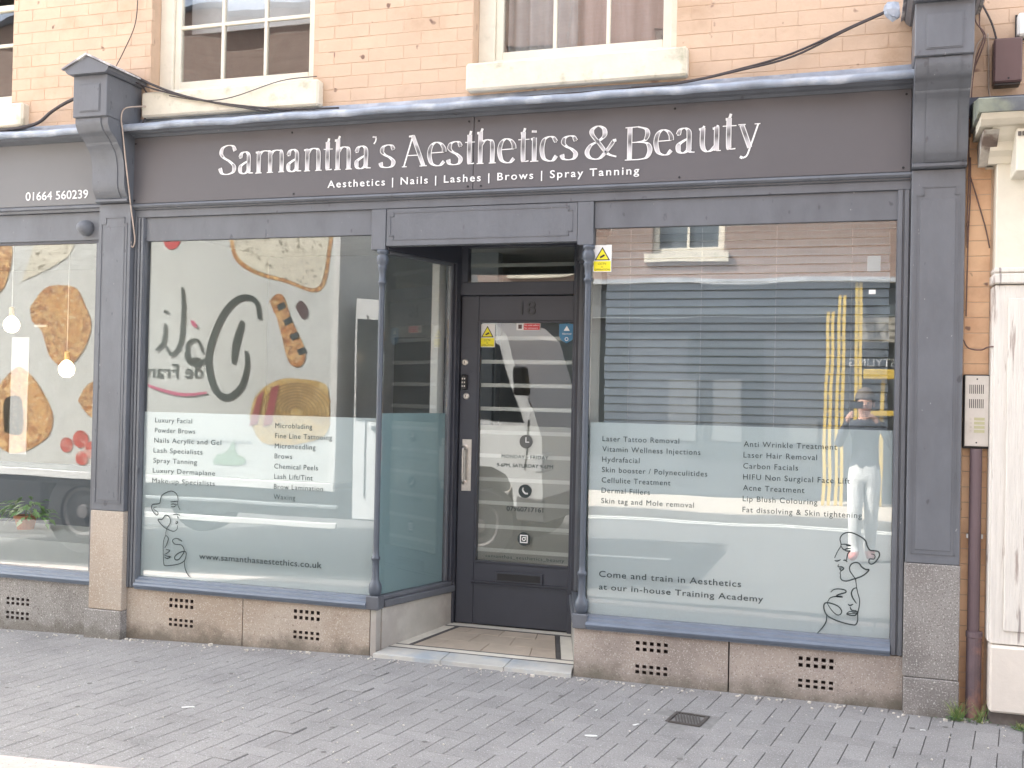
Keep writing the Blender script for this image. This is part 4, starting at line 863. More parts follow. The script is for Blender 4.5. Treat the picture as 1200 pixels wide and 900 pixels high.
cable('pale cable drooping down the side of the left bracket to a hook on the frame', [[(-4.36, -.05, 3.36), (-4.40, -.17, 3.325), (-4.43, -.19, 3.30), (-4.425, -.21, 3.24), (-4.428, -.19, 3.17), (-4.424, -.16, 2.995), (-4.424, -.10, 2.72)], [(-4.424, -.10, 2.72), (-4.420, -.075, 2.60), (-4.420, -.055, 2.502), (-4.43, -.06, 2.455), (-4.44, -.07, 2.47), (-4.437, -.07, 2.49)]], CABLEL, .0045)
cable('bundle of wires beside the right bracket running down the peach brick strip', [[(.55, -.03, 3.72), (.536, -.03, 3.505), (.588, -.02, 3.414), (.57, -.02, 3.33), (.54, -.02, 3.246), (.522, -.02, 3.119), (.518, -.02, 2.947), (.522, -.02, 2.732), (.518, -.02, 2.474), (.52, -.02, 2.345)],
      [(.57, -.03, 3.70), (.56, -.02, 3.48), (.58, -.03, 3.40), (.548, -.02, 3.30), (.53, -.02, 3.15), (.525, -.03, 2.9)], [(.522, -.01, 2.732), (.561, -.01, 2.601), (.603, -.01, 2.45), (.625, -.01, 2.343)], [(.528, -.02, 2.8), (.53, -.02, 2.6), (.524, -.02, 2.4), (.52, -.02, 2.0)]], mat('old_wire', (.16, .10, .09), .7, .3, 30), .0035)
cable('dark cable curving down into the brown junction box', [[(.556, -.02, 3.60), (.615, -.02, 3.475), (.640, -.04, 3.37)]], r=.005)
cable('pale cable running behind the white box on the right', [[(.59, -.02, 3.40), (.66, -.02, 3.385), (.75, -.02, 3.36), (.95, -.02, 3.35)], [(.585, -.02, 3.41), (.545, -.02, 3.35), (.53, -.02, 3.2), (.517, -.02, 3.05)], [(.60, -.02, 3.42), (.605, -.02, 3.3), (.61, -.02, 3.12), (.63, -.02, 3.10)]], CABLEL, .004)
cable('thin sagging wire across the brick strip at the top of the door entry panel', [[(.509, -.02, 1.882), (.533, -.03, 1.84), (.592, -.03, 1.831), (.631, -.10, 1.844), (.786, -.13, 1.841), (1.1, -.13, 1.84)]], mat('old_wire', (.2, .1, .1)), .0035)
t = root('insulated_cable_clamp', 'crumpled grey foil wrapping round the cables beside the right bracket', 'cable wrap', (.15, -.06, 3.56))
bm = B(); bmesh.ops.create_icosphere(bm, subdivisions=2, radius=.042)
for v in bm.verts: v.co = Vector((.145 + v.co.x * 1.0 + random.uniform(-.008, .008), -.06 + v.co.y * .6, 3.56 + v.co.z * 1.2 - v.co.x * .3 + random.uniform(-.008, .008)))
obj('wrap', bm, LEAD, t)
jb = root('junction_box', 'brown plastic junction box on the peach wall above the white building', 'junction box', (.685, -.05, 3.15))
boxo('cover', .622, .752, -.085, 0, 3.152, 3.372, BROWN, jb, .008); boxo('lip', .630, .745, -.07, -.002, 3.143, 3.151, BLACK, jb)
obj('screw', lathe([(.005, 0), (.005, .002)], 0, 0, 8, T=Matrix.Translation((.69, -.0851, 3.17)) @ Matrix.Rotation(PI / 2, 4, 'X')), SCR, jb)
wb = root('alarm_box', 'white square box at the right edge on the peach wall', 'alarm box', (.8, -.03, 3.38)); boxo('case', .732, .86, -.06, 0, 3.385, 3.50, WHITEP, wb, .01); boxo('backplate', .726, .866, -.008, 0, 3.379, 3.506, BLACK, wb)
# domed lamp on the neighbour's frame
dl = root('bulkhead_lamp', 'grey painted domed lamp on the frame above the bakery window', 'lamp', (-4.82, -.02, 2.59))
prof = [(.050, 0), (.052, .01), (.050, .03), (.042, .055), (.03, .075), (.012, .09)]
obj('dome', lathe(prof, 0, 0, 18, T=Matrix.Translation((-4.815, -.02, 2.592)) @ Matrix.Rotation(-.55, 4, 'Y') @ Matrix.Rotation(PI / 2, 4, 'X')), mat('lamp_grey', (.16, .17, .19), .5, .1, 20), dl, smooth=True)
obj('backplate', lathe([(.058, 0), (.056, .012)], 0, 0, 18, T=Matrix.Translation((-4.815, -.006, 2.592)) @ Matrix.Rotation(PI / 2, 4, 'X')), GREY, dl)
# door entry panel
it = root('intercom_panel', 'silver door entry panel with speaker grilles and four call buttons above the drainpipe', 'intercom', (.572, -.03, 1.34))
boxo('backbox', .512, .634, -.028, 0, 1.338, 1.708, BLACK, it, .004); fp = boxo('faceplate', .520, .630, -.037, -.0285, 1.350, 1.702, SILV, it, .002)
for z0_ in (1.612, 1.540):
    for i in range(8): boxo('grille_slot', .540 + i * .0088, .5435 + i * .0088, -.0378, -.0371, z0_, z0_ + .045, BLACK, fp)
for i in range(4):
    zz = 1.486 - i * .0205; boxo('name_card', .563, .612, -.0385, -.0371, zz - .007, zz + .007, mat('name_card_cream', (.55, .53, .33), .5), fp)
    obj('call_button', lathe([(.006, 0), (.006, .003)], 0, 0, 10, T=Matrix.Translation((.548, -.0371, zz)) @ Matrix.Rotation(PI / 2, 4, 'X')), STEEL, fp)
for zz in (1.685, 1.368): obj('screw', lathe([(.004, 0), (.004, .001)], 0, 0, 8, T=Matrix.Translation((.575, -.0371, zz)) @ Matrix.Rotation(PI / 2, 4, 'X')), SCR, fp)
dp = root('drainpipe', 'purple-brown drainpipe below the silver door entry panel', 'drainpipe', (.575, -.035, 0))
obj('pipe', lathe([(.029, .40), (.029, 1.338)], .575, -.032, 16), PIPE, dp, smooth=False); obj('shoe', lathe([(.036, -.02), (.036, .40), (.039, .405), (.039, .43), (.030, .432)], .579, -.040, 16), mat('rusty_pipe_shoe', (.14, .10, .11), .6, .2, 6, bump=.2, col2=(.33, .17, .13), c2s=5, c2t=(.5, .65)), dp)
for zz in (.90,): [boxo('bracket', xx, xx + .007, -.03, 0, zz - .01, zz + .01, WHITEP, dp) for xx in (.538, .606)]

# ================================================================ WHITE BUILDING AT THE RIGHT
wbn = root('white_pilaster_front', 'white peeling pilaster and moulded cornice of the building at the right edge', 'pilaster', (1.0, -.05, 0))
boxo('wall', .99, 4.0, -.02, .0, -.2, 2.9, PEEL, wbn); boxo('shaft', .640, .985, -.125, .01, .395, 2.145, PEEL, wbn, .004)
boxo('shaft_edge', .632, .665, -.10, .0, .40, 2.14, PEEL, wbn, .004); boxo('raised_field', .700, .93, -.135, -.1255, .46, 2.08, PEEL, wbn, .006)
boxo('base_block', .640, 1.0, -.155, .01, .068, .39, mat('cream_base_paint', (.70, .64, .57), .7, .06, 6, bump=.25, bs=20), wbn, .01)
boxo('plinth', .645, 1.0, -.10, .0, -.2, .068, mat('dirty_plinth', (.16, .14, .13), .9, .3, 12), wbn)
boxo('band', .628, 1.0, -.145, .01, 2.15, 2.20, PEEL, wbn, .006); boxo('neck', .640, 1.0, -.12, .01, 2.20, 2.76, CREAM, wbn, .004); boxo('band', .632, 1.0, -.135, .01, 2.205, 2.23, PEEL, wbn, .006)
obj('capital_moulding', prism([(.005, 2.74), (-.13, 2.74), (-.15, 2.77), (-.19, 2.79), (-.21, 2.83), (-.26, 2.85), (-.30, 2.88), (.005, 2.88)], 'x', .60, 4.0), CREAM, wbn)
ab = boxo('modillion', .70, .80, -.33, -.05, 2.66, 2.86, CREAM, wbn, .004)
for i in range(5): boxo('carved_bead', .705 + i * .019, .719 + i * .019, -.337, -.331, 2.825, 2.845, mat('dark_carving', (.12, .11, .1), .8), ab)
obj('cornice', prism([(.004, 2.8805), (-.34, 2.8805), (-.38, 2.90), (-.40, 2.925), (.004, 2.925)], 'x', .54, 4.0), CREAMD, wbn)
LD = mat('dark_lead', (.13, .14, .155), .6, .25, 9, bump=.3, bs=20, col2=(.22, .24, .19), c2s=5)
obj('lead_top', prism([(.004, 2.9255), (-.415, 2.9255), (-.42, 2.985), (-.405, 2.995), (.004, 3.07)], 'x', .525, 4.0), LD, wbn)
obj('soffit_boards', prism([(.0, 2.86), (-.05, 2.74), (-.09, 2.74), (-.30, 2.87)], 'x', .56, .63), mat('rotting_soffit', (.5, .46, .4), .8, .3, 12, bump=.6, col2=(.16, .12, .1), c2s=8), wbn)
boxo('dark_band', .515, 4.0, -.03, -.0, 3.00, 3.10, mat('dark_blue_band', (.07, .08, .11), .6, .1), wbn)

# ================================================================ WEEDS
def weed(x, y, label, n, s):
    r = root('weed', label, 'weed', (x, y, 0)); bm = B()
    for _ in range(n):
        a = random.uniform(0, 2 * PI); l = random.uniform(.4, 1) * s; lean = random.uniform(.2, 1.0); w_ = random.uniform(.0015, .003)
        ox, oy = x + random.gauss(0, .012), y + random.gauss(0, .008); pv = None
        for i in range(5):
            t_ = i / 4; px = ox + math.cos(a) * l * lean * t_ * t_ ** .5; py = oy - abs(math.sin(a)) * l * lean * t_ * .6; pz = l * t_ * (1 - .35 * lean * t_)
            ww = w_ * (1 - t_ * .9); A = bm.verts.new((px - ww, py, pz)); Bv = bm.verts.new((px + ww, py, pz))
            if pv: bm.faces.new([pv[0], A, Bv, pv[1]])
            pv = (A, Bv)
    obj('leaf_blades', bm, mat('weed_green', (.15, .24, .07), .6, .3, 40, col2=(.40, .42, .20), c2s=25), r)
    bm = B()
    for _ in range(n // 2):
        T = Matrix.Translation((x + random.gauss(0, s * .35), y - abs(random.gauss(0, .02)), random.uniform(.003, .02))) @ Matrix.Rotation(random.random() * 6, 4, 'Z') @ Matrix.Rotation(random.uniform(-.6, .6), 4, 'X')
        box(bm, -.008, .008, -.003, .003, -.0006, .0006, T=T)
    obj('leaves', bm, mat('weed_dark', (.08, .14, .06), .7, .3, 40), r)
for sx_, sy_, sa_, sl in ((-1.13, -1.02, .2, .028), (-.97, -.78, .9, .016), (-1.2, -.62, 1.4, .012), (-3.1, -1.28, .5, .03), (.33, -.35, .3, .012)):
    bm = B(); box(bm, -sl, sl, -sl * .25, sl * .25, 0, .002, T=Matrix.Translation((sx_, sy_, gz(sx_) + .001)) @ Matrix.Rotation(sa_, 4, 'Z')); bmesh.ops.subdivide_edges(bm, edges=bm.edges, cuts=2)
    for v_ in bm.verts: v_.co += Vector((random.uniform(-.002, .002), random.uniform(-.002, .002), random.uniform(0, .002)))
    tag(obj('paper_scrap', bm, WHITEP), 'torn white paper scrap on the pavement ' + {-1.13: 'nearest the camera, left of the drain grate', -.97: 'between the drain grate and the camera', -1.2: 'closest to the stall riser by the door', -3.1: 'alone in front of the left shop window', .33: 'in front of the grey stone pilaster base'}[sx_], 'litter', 'paper scraps on the pavement')
bm = B()
for _ in range(26):
    x_, y_ = random.uniform(-4.6, .6), random.uniform(-1.9, -.2); bmesh.ops.create_circle(bm, cap_ends=True, segments=9, radius=random.uniform(.007, .015), matrix=Matrix.Translation((x_, y_, gz(x_) + .0016)))
tag(obj('chewing_gum', bm, mat('gum_spot', (.13, .125, .12), .8, .2, 30)), 'flattened dark gum spots scattered on the pavement', kind='stuff')
weed(.50, -.11, 'tuft of grass at the foot of the grey stone pilaster base', 70, .14); weed(.60, -.10, 'smaller weed at the foot of the drainpipe', 26, .17); weed(.78, -.16, 'low green weed beneath the white base block', 60, .055)

# ================================================================ NEIGHBOURING BAKERY SHOPFRONT
nf = root('bakery_shopfront', 'grey bakery shopfront at the left edge with a phone number on its fascia', 'shopfront', (-6.2, 0, 0))
nfa = boxo('fascia_board', -8.9, -4.60, -.055, 0, 2.745, 3.158, NBFASC, nf, .002); num = text('digit', '01664 560239', -5.29, 2.785, -.057, nfa, WVIN, x1=-4.79, h=.055, extrude=.001)
split_text(num, 0, 'digit')
obj('moulding', prism([(0, 2.745), (-.05, 2.745), (-.064, 2.735), (-.064, 2.722), (-.05, 2.715), (-.045, 2.70), (0, 2.70)], 'x', -8.9, -4.682), GREY, nf)
boxo('window_head', -8.9, -4.682, -.022, .02, 2.515, 2.699, GREY, nf, .003); boxo('window_head_lip', -8.9, -4.69, -.012, .02, 2.497, 2.5145, DOORM, nf)
obj('cornice_moulding', prism([(0, 3.155), (-.06, 3.158), (-.10, 3.175), (-.12, 3.188), (0, 3.188)], 'x', -8.9, -4.684), GREY, nf)
flashing(-8.9, -4.69, nf)
obj('window_sill', prism([(y_, z_ - .003) for y_, z_ in SP], 'x', -8.9, -4.690), BLUE, nf)
boxo('window_stile', -4.745, -4.686, -.02, .03, .35, 2.497, GREY, nf, .003); boxo('window_stile', -8.9, -8.8, -.02, .03, .35, 2.497, GREY, nf, .003)
nr = obj('riser_stone', holed(-8.9, -4.72, -.3, .268, -.03, .2, vent(-5.385, -5.2, .09, .138) + vent(-5.385, -5.2, -.005, .045)), [STONE_G, HOLE], nf)
boxo('window_pane', -8.8, -4.745, 0, .006, .345, 2.497, GLASS, nf)
boxo('interior_floor', -8.9, -4.62, .05, 4.6, -.1, .04, FLOORI, nf); boxo('interior_wall', -8.9, -4.62, 3.2, 3.3, .05, 3.04, mat('bakery_wall', (.45, .43, .40), .8), nf); boxo('interior_wall', -4.72, -4.62, .17, 3.19, .05, 3.04, WALLI, nf); boxo('interior_wall', -9, -8.9, .17, 3.2, .05, 3.04, WALLI, nf)
boxo('ceiling', -8.89, -4.73, .07, 3.19, 2.75, 2.82, mat('ceiling_paint', (.7, .7, .68)), nf)
boxo('window_bed', -8.8, -4.74, .03, .75, .30, .52, mat('window_bed', (.50, .52, .52), .6, .04), nf)
boxo('shop_counter', -8.6, -4.9, .95, 1.05, .05, .95, WALLD, nf)
GL = mat('lamp_bulb_glass', (.9, .8, .65), .2, emit=((1, .80, .55), 2.2)); BR = mat('brass', (.75, .55, .25), .3, metal=.9)
for bx_, bz_, lb_ in ((-5.90, 2.0, 'lit globe pendant bulb nearest the left edge of the bakery window'), (-5.40, 1.68, 'lit globe pendant bulb hanging lowest in the bakery window')):
    pr = root('pendant_bulb', lb_, 'pendant lamp', (bx_, .5, 2.75), 'pendant bulbs in the bakery window')
    obj('bulb', lathe([(.012, bz_ + .062), (.03, bz_ + .05), (.052, bz_ + .02), (.056, bz_ - .01), (.045, bz_ - .042), (.02, bz_ - .06)], bx_, .5, 16), GL, pr, smooth=True)
    obj('socket', lathe([(.015, bz_ + .062), (.019, bz_ + .07), (.019, bz_ + .12), (.006, bz_ + .13)], bx_, .5, 12), BR, pr); obj('flex', tube([(bx_, .5, bz_ + .13), (bx_, .5, 2.74)], .0035, seg=5, n=1), WHITEP, pr)
pl = root('pendant_lamp', 'small white cone pendant lamp near the bakery window frame', 'pendant lamp', (-5.0, .8, 2.75))
obj('shade', lathe([(.012, 1.98), (.03, 1.95), (.075, 1.86), (.078, 1.855)], -5.06, .8, 16), WHITEP, pl); obj('flex', tube([(-5.06, .8, 1.98), (-5.06, .8, 2.4)], .006, seg=5, n=1), WHITEP, pl); boxo('ceiling_rose', -5.12, -5.0, .77, .83, 2.4, 2.43, WHITEP, pl)
for x0, x1 in ((-6.15, -5.93), (-5.80, -5.65)):
    tag(boxo('menu_banner', x0, x1, .40, .405, 1.06, 1.90, mat('banner_white', (.72, .70, .68), .7)), 'tall white paper banner hanging in the bakery window, ' + ('left one cut by the picture edge' if x0 < -6 else 'between the two bulbs'), 'banner', 'white banners in the bakery window')
tag(boxo('wall_shelf', -5.74, -5.64, .55, .57, 1.985, 2.0, WHITEP), 'small white T-shaped hook rail in the bakery window', 'shelf'); 
pp = root('potted_plant', 'leafy variegated plant in a terracotta pot on the bakery window bed', 'potted plant', (-5.68, .45, .52))
obj('pot', lathe([(.055, .52), (.075, .60), (.082, .60), (.082, .62), (.07, .62), (.066, .60)], -5.68, .45, 16), mat('terracotta', (.50, .20, .10), .8, .1, 20), pp)
obj('soil', lathe([(.068, .603), (.05, .606)], -5.68, .45, 12), mat('soil', (.05, .035, .02), .9), pp)
LM = [mat('leaf_green', (.22, .40, .14), .5, .3, 30), mat('leaf_variegated', (.66, .78, .50), .5, .25, 30)]
for i in range(110):
    a = random.uniform(0, 2 * PI); h = random.uniform(0, 1); rad = random.uniform(.03, .18); L = random.uniform(.05, .085)
    c = Vector((-5.66 + math.cos(a) * rad * 1.15, .45 + math.sin(a) * rad * .7, .63 + .13 * h * (1 - rad * 3) + random.uniform(-.03, .03)))
    if rad > .10 and math.cos(a) > 0: c.z -= .05
    T = Matrix.Translation(c) @ Matrix.Rotation(a, 4, 'Z') @ Matrix.Rotation(random.uniform(-.2, .9), 4, 'Y'); bm = B()
    vs = [bm.verts.new(T @ Vector(v)) for v in ((0, 0, 0), (L * .35, L * .26, .004), (L, 0, -.006), (L * .35, -L * .26, .004), (L * .4, 0, -.002))]
    for f in ((0, 4, 1), (1, 4, 2), (2, 4, 3), (3, 4, 0)): bm.faces.new([vs[j] for j in f])
    obj('leaf', bm, LM[i % 2 if math.cos(a) < .3 else 0], pp)
obj('stems', tube([(-5.68, .45, .60), (-5.67, .44, .66), (-5.63, .42, .69)], .004), LM[0], pp)

# ================================================================ DELIVERY LORRY at the near kerb (seen in the glass)
TY = -2.85
lo = root('delivery_lorry', 'white bakery delivery lorry with pastry pictures, parked at the kerb left of the camera', 'lorry', (-6.5, -4, -.11))
PANEL = mat('lorry_panel', (.64, .66, .64), .5, .03, 2); CABW = mat('cab_white', (.75, .76, .76), .25, .02, 2)
side = boxo('cargo_body', -10.4, -4.45, TY - 2.3, TY, .72, 3.35, PANEL, lo, .02)
boxo('bottom_rail', -10.4, -4.45, TY - .02, TY + .012, .655, .73, WHITEP, lo, .005); boxo('corner_post', -4.50, -4.44, TY - .03, TY + .012, .73, 3.36, WHITEP, lo, .005); boxo('top_rail', -10.4, -4.45, TY - .02, TY + .012, 3.30, 3.38, WHITEP, lo)
boxo('chassis', -10.2, -4.0, TY - 1.7, TY - .5, .35, .64, BLACK, lo); 
gr = boxo('side_guard', -6.75, -4.43, TY - .03, TY + .0, .32, .37, WHITEP, lo, .004); boxo('side_guard', -6.75, -4.43, TY - .03, TY, .50, .53, mat('guard_grey', (.3, .32, .33), .5), lo, .004)
TYRE = mat('tyre_rubber', (.02, .02, .021), .8, .1, 20); RIM = mat('wheel_rim', (.17, .16, .16), .5, .1, 10, metal=.3)
def wheel(cx, cz, yy, r, w_, par):
    T = Matrix.Translation((cx, yy, cz)) @ Matrix.Rotation(-PI / 2, 4, 'X')
    wv = obj('wheel', lathe([(r * .55, -w_), (r * .96, -w_), (r, -w_ + .03), (r, -.03), (r * .96, 0), (r * .62, .0), (r * .58, -.03)], 0, 0, 28, T=T), TYRE, par, smooth=False)
    obj('rim', lathe([(r * .56, -.12), (r * .57, -.02), (r * .5, -.03), (r * .42, -.08), (r * .2, -.06), (r * .15, .0), (r * .05, .0)], 0, 0, 24, T=T), RIM, wv)
for cx in (-7.22,): wheel(cx, .33, TY - .03, .42, .28, lo); wheel(cx, .33, TY - 2.0, .42, .28, lo)
boxo('fuel_tank', -9.3, -7.75, TY - .75, TY - .12, .20, .64, BLACK, lo, .05); boxo('storage_box', -10.3, -9.35, TY - .75, TY - .1, .22, .64, BLACK, lo, .02)
boxo('mudguard', -7.75, -6.72, TY - .35, TY - .02, .60, .64, BLACK, lo)
# printed pictures on the side panel
CR = mat('pastry_print', (.42, .17, .045), .6, .35, 22, col2=(.70, .44, .18), c2s=13, c2t=(.44, .58), speck=[(20, .58, (.30, .11, .04)), (34, .62, (.78, .58, .34))])
BRD = mat('bread_print', (.72, .68, .56), .6, .15, 14, speck=[(22, .60, (.30, .27, .20))]); TOM = mat('tomato_print', (.55, .08, .07), .5, .3, 14, col2=(.72, .45, .4), c2s=10); INK = mat('logo_ink', (.035, .05, .05), .5); PINK = mat('pink_print', (.62, .10, .22), .5)
GRN = mat('herb_print', (.30, .42, .30), .5, .2, 10); SPI = mat('spiral_print', (.52, .34, .10), .6, .3, 16, col2=(.62, .46, .2), c2s=14)
ty = TY + .004
def blob(name, pts, m, k=0, par=side): return poly(name, [(p.x, p.z) for p in smoothpts([(x, 0, z) for x, z in pts + [pts[0]]], 5)[:-1]], ty - k, m, par)
blob('pastry_picture', [(-7.87, 2.34), (-7.70, 2.53), (-7.50, 2.56), (-7.32, 2.52), (-7.20, 2.34), (-7.13, 2.16), (-7.20, 1.93), (-7.36, 1.76), (-7.48, 1.75), (-7.62, 1.86), (-7.72, 2.1), (-7.84, 2.2)], CR)
blob('pastry_picture', [(-7.98, 2.60), (-7.90, 2.80), (-7.80, 3.0), (-7.40, 2.99), (-7.42, 2.86), (-7.58, 2.76), (-7.76, 2.68)], BRD); blob('pastry_picture', [(-8.6, 2.5), (-8.5, 3.0), (-8.16, 3.0), (-8.12, 2.8), (-8.25, 2.5)], CR)
blob('pastry_picture', [(-8.2, 1.60), (-8.02, 1.74), (-7.86, 1.68), (-7.70, 1.52), (-7.56, 1.28), (-7.58, 1.10), (-7.68, 1.0), (-7.95, .88), (-8.2, .92), (-8.4, 1.2)], CR)
blob('berry_picture', [(-8.16, 1.08), (-8.16, 1.4), (-7.95, 1.42), (-7.93, 1.08)], INK); blob('pastry_picture', [(-7.26, 1.42), (-7.16, 1.58), (-6.98, 1.62), (-6.88, 1.45), (-6.95, 1.28), (-7.12, 1.26)], CR)
for cx, cz, r in ((-7.38, .98, .075), (-7.22, 1.04, .085), (-7.10, .94, .08), (-7.20, .86, .07), (-6.98, 1.0, .08)): disc('tomato_picture', cx, cz, r, ty + .0005 * random.random(), TOM, side)
blob('bread_picture', [(-5.56, 3.02), (-5.50, 2.80), (-5.30, 2.66), (-5.0, 2.58), (-4.72, 2.49), (-4.62, 2.56), (-4.58, 2.8), (-4.60, 3.02), (-5.0, 3.08)], BRD)
blob('pastry_highlight', [(-7.72, 2.40), (-7.50, 2.50), (-7.30, 2.40), (-7.22, 2.16), (-7.30, 1.98), (-7.42, 2.05), (-7.55, 2.25)], mat('pastry_pale', (.66, .38, .13), .6, .3, 26, col2=(.50, .22, .06), c2s=18, c2t=(.42, .6), speck=[(24, .6, (.80, .62, .36))]), -.001)
blob('pastry_highlight', [(-7.98, 1.64), (-7.82, 1.62), (-7.66, 1.42), (-7.62, 1.18), (-7.72, 1.08), (-7.80, 1.30)], MATS['pastry_pale'], -.001)
blob('bread_crust', [(-5.60, 3.04), (-5.54, 2.78), (-5.32, 2.63), (-5.0, 2.545), (-4.70, 2.455), (-4.585, 2.54), (-4.545, 2.8), (-4.56, 3.04), (-5.0, 3.10)], CR, .002)
blob('twist_picture', [(-5.17, 2.38), (-5.10, 2.44), (-5.02, 2.42), (-4.93, 2.22), (-4.80, 1.98), (-4.78, 1.84), (-4.86, 1.78), (-4.95, 1.84), (-5.02, 2.06), (-5.08, 2.22)], CR)
for i in range(4):
    c0 = (-5.09 + i * .075, 2.34 - i * .135); poly('olive_strip', [(c0[0], c0[1]), (c0[0] + .08, c0[1] + .03), (c0[0] + .10, c0[1] - .02), (c0[0] + .03, c0[1] - .05)], ty + .002, INK, side)
blob('olive_picture', [(-4.89, 2.32), (-4.84, 2.38), (-4.77, 2.33), (-4.76, 2.24), (-4.82, 2.22)], BROWN)
blob('spiral_picture', [(-5.35, 1.30), (-5.30, 1.48), (-5.18, 1.60), (-5.0, 1.67), (-4.80, 1.67), (-4.60, 1.64), (-4.53, 1.55), (-4.53, 1.20), (-4.8, 1.08), (-5.2, 1.08)], SPI)
for i in range(9): rr = .30 - i * .03; obj('spiral_line', ribbon([[(-4.85 + rr * 1.25 * math.cos(t_ * .5), 1.36 + rr * .9 * math.sin(t_ * .5)) for t_ in range(-1, 9)]], ty + .002 + i * .0001, .012), mat('spiral_dark', (.34, .19, .06), .6), side)
for a, b in ((-5.27, -5.20), (-5.12, -5.04)): poly('glaze_stripe', [(a, 1.50 if a < -5.2 else 1.58), (b, 1.56 if a < -5.2 else 1.62), (b - .06, 1.25), (a - .08, 1.22)], ty + .0035, mat('raspberry_print', (.36, .08, .08), .5), side)
disc('tomato_picture', -6.23, 2.98, .10, ty, RED, side); blob('herb_picture', [(-5.72, .86), (-5.68, .95), (-5.58, .98), (-5.50, 1.10), (-5.48, .98), (-5.38, .92), (-5.44, .86)], GRN)
# brush lettering, reading from the shop side
def fl(L): return [[(x, z) for x, z in s] for s in L]
lg = B()
ribbon([[(-5.26, 2.22), (-5.30, 2.38), (-5.44, 2.42), (-5.60, 2.32), (-5.74, 2.08), (-5.80, 1.82), (-5.72, 1.56), (-5.58, 1.48), (-5.44, 1.58), (-5.38, 1.78), (-5.40, 1.92)], [(-5.44, 2.20), (-5.50, 2.0), (-5.52, 1.80)]], ty + .003, .062, lg)
ribbon([[(-5.86, 1.90), (-5.92, 2.02), (-6.02, 1.98), (-6.00, 1.84), (-5.90, 1.84), (-6.0, 1.80), (-6.05, 1.90)], [(-6.02, 1.84), (-5.92, 1.78), (-5.82, 1.86)]], ty + .0036, .034, lg)
ribbon([[(-6.10, 2.52), (-6.08, 2.30), (-6.10, 2.0), (-6.20, 1.88), (-6.27, 1.96)]], ty + .0042, .042, lg); ribbon([[(-6.28, 2.18), (-6.30, 2.0), (-6.38, 1.92)]], ty + .0048, .036, lg); ribbon([[(-6.27, 2.30), (-6.275, 2.27)]], ty + .0052, .05, lg)
obj('logo_lettering', lg, INK, side)
text('logo_lettering', 'de Fran', -5.86, 1.66, ty + .002, side, INK, h=.13, flip=True, x1=-6.46); obj('logo_underline', ribbon([[(-5.80, 1.52), (-6.05, 1.50), (-6.3, 1.54), (-6.5, 1.60)]], ty + .0045, .03), PINK, side); obj('accent_mark', ribbon([[(-5.93, 2.14), (-5.99, 2.20)]], ty + .005, .035), PINK, side)
text('web_address', 'www.delidefrance.co', -5.32, 1.06, ty + .002, side, mat('web_grey', (.35, .38, .38), .5), h=.055, flip=True, spacing=1.25)
# cab
cabp = [(-4.30, .42), (-3.98, .42), (-3.95, .62), (-3.86, .76), (-3.70, .83), (-3.50, .83), (-3.34, .76), (-3.26, .62), (-3.24, .42), (-2.96, .40), (-2.93, .62), (-2.96, 1.15), (-3.02, 1.30), (-3.36, 2.18), (-3.55, 2.34), (-4.30, 2.40)]
cabo = obj('cab', prism(cabp, 'y', TY - 2.15, TY - .05), CABW, lo)
poly('side_window', [(-4.28, 1.30), (-3.17, 1.30), (-3.44, 2.08), (-3.60, 2.18), (-4.28, 2.22)], TY - .046, mat('dark_cab_glass', (.03, .035, .04), .08, spec=.8), cabo)
boxo('door_seam', -4.19, -4.18, TY - .049, TY - .045, .62, 2.25, BLACK, cabo); boxo('door_seam', -3.12, -3.11, TY - .049, TY - .045, .82, 1.32, BLACK, cabo); boxo('door_handle', -4.12, -3.98, TY - .049, TY - .03, 1.22, 1.26, BLACK, cabo)
boxo('headlight', -3.02, -2.925, TY - .40, TY - .042, .78, .98, mat('lamp_glass', (.7, .72, .75), .1, spec=.8), cabo, .02); boxo('bumper', -3.22, -2.915, TY - 2.15, TY - .04, .30, .56, mat('bumper_grey', (.12, .12, .125), .5), cabo, .02)
boxo('wing_mirror', -3.20, -3.08, TY - .02, TY + .16, 1.55, 1.85, BLACK, cabo, .02)
wheel(-3.60, .25, TY - .06, .36, .24, lo); wheel(-3.60, .25, TY - 1.9, .36, .24, lo)

# ================================================================ ACROSS THE ROAD (seen in the glass)
def brickmat():
    m = bpy.data.materials.new('red_brickwork'); m.use_nodes = True; n = m.node_tree; L = n.links.new; b = n.nodes["Principled BSDF"]; b.inputs['Roughness'].default_value = .85
    g = n.nodes.new("ShaderNodeNewGeometry"); s = n.nodes.new("ShaderNodeSeparateXYZ"); c = n.nodes.new("ShaderNodeCombineXYZ"); L(g.outputs['Position'], s.inputs[0]); L(s.outputs[0], c.inputs[0]); L(s.outputs[2], c.inputs[1])
    t = n.nodes.new("ShaderNodeTexBrick"); L(c.outputs[0], t.inputs['Vector']); t.inputs['Scale'].default_value = 1; t.inputs['Brick Width'].default_value = .225; t.inputs['Row Height'].default_value = .075; t.inputs['Mortar Size'].default_value = .006
    t.inputs['Color1'].default_value = (.25, .165, .13, 1); t.inputs['Color2'].default_value = (.30, .205, .165, 1); t.inputs['Mortar'].default_value = (.32, .29, .26, 1); L(t.outputs[0], b.inputs['Base Color'])
    bp = n.nodes.new("ShaderNodeBump"); bp.inputs['Distance'].default_value = .01; L(t.outputs['Fac'], bp.inputs['Height']); bp.invert = True; L(bp.outputs[0], b.inputs['Normal']); return m
RB = brickmat(); FY = -11.6
ob = root('facing_shop', 'red brick building across the road with dark shopfront below sash windows', 'building', (-1, FY - 1, 0))
wl = B(); OW = [(-9.0, -7.8), (-6.1, -4.9), (-3.25, -2.05), (3.6, 4.8), (6.5, 7.7)]
px_ = -14
for a, b in OW: box(wl, px_, a, FY - .3, FY, 3.6, 5.6) if False else None
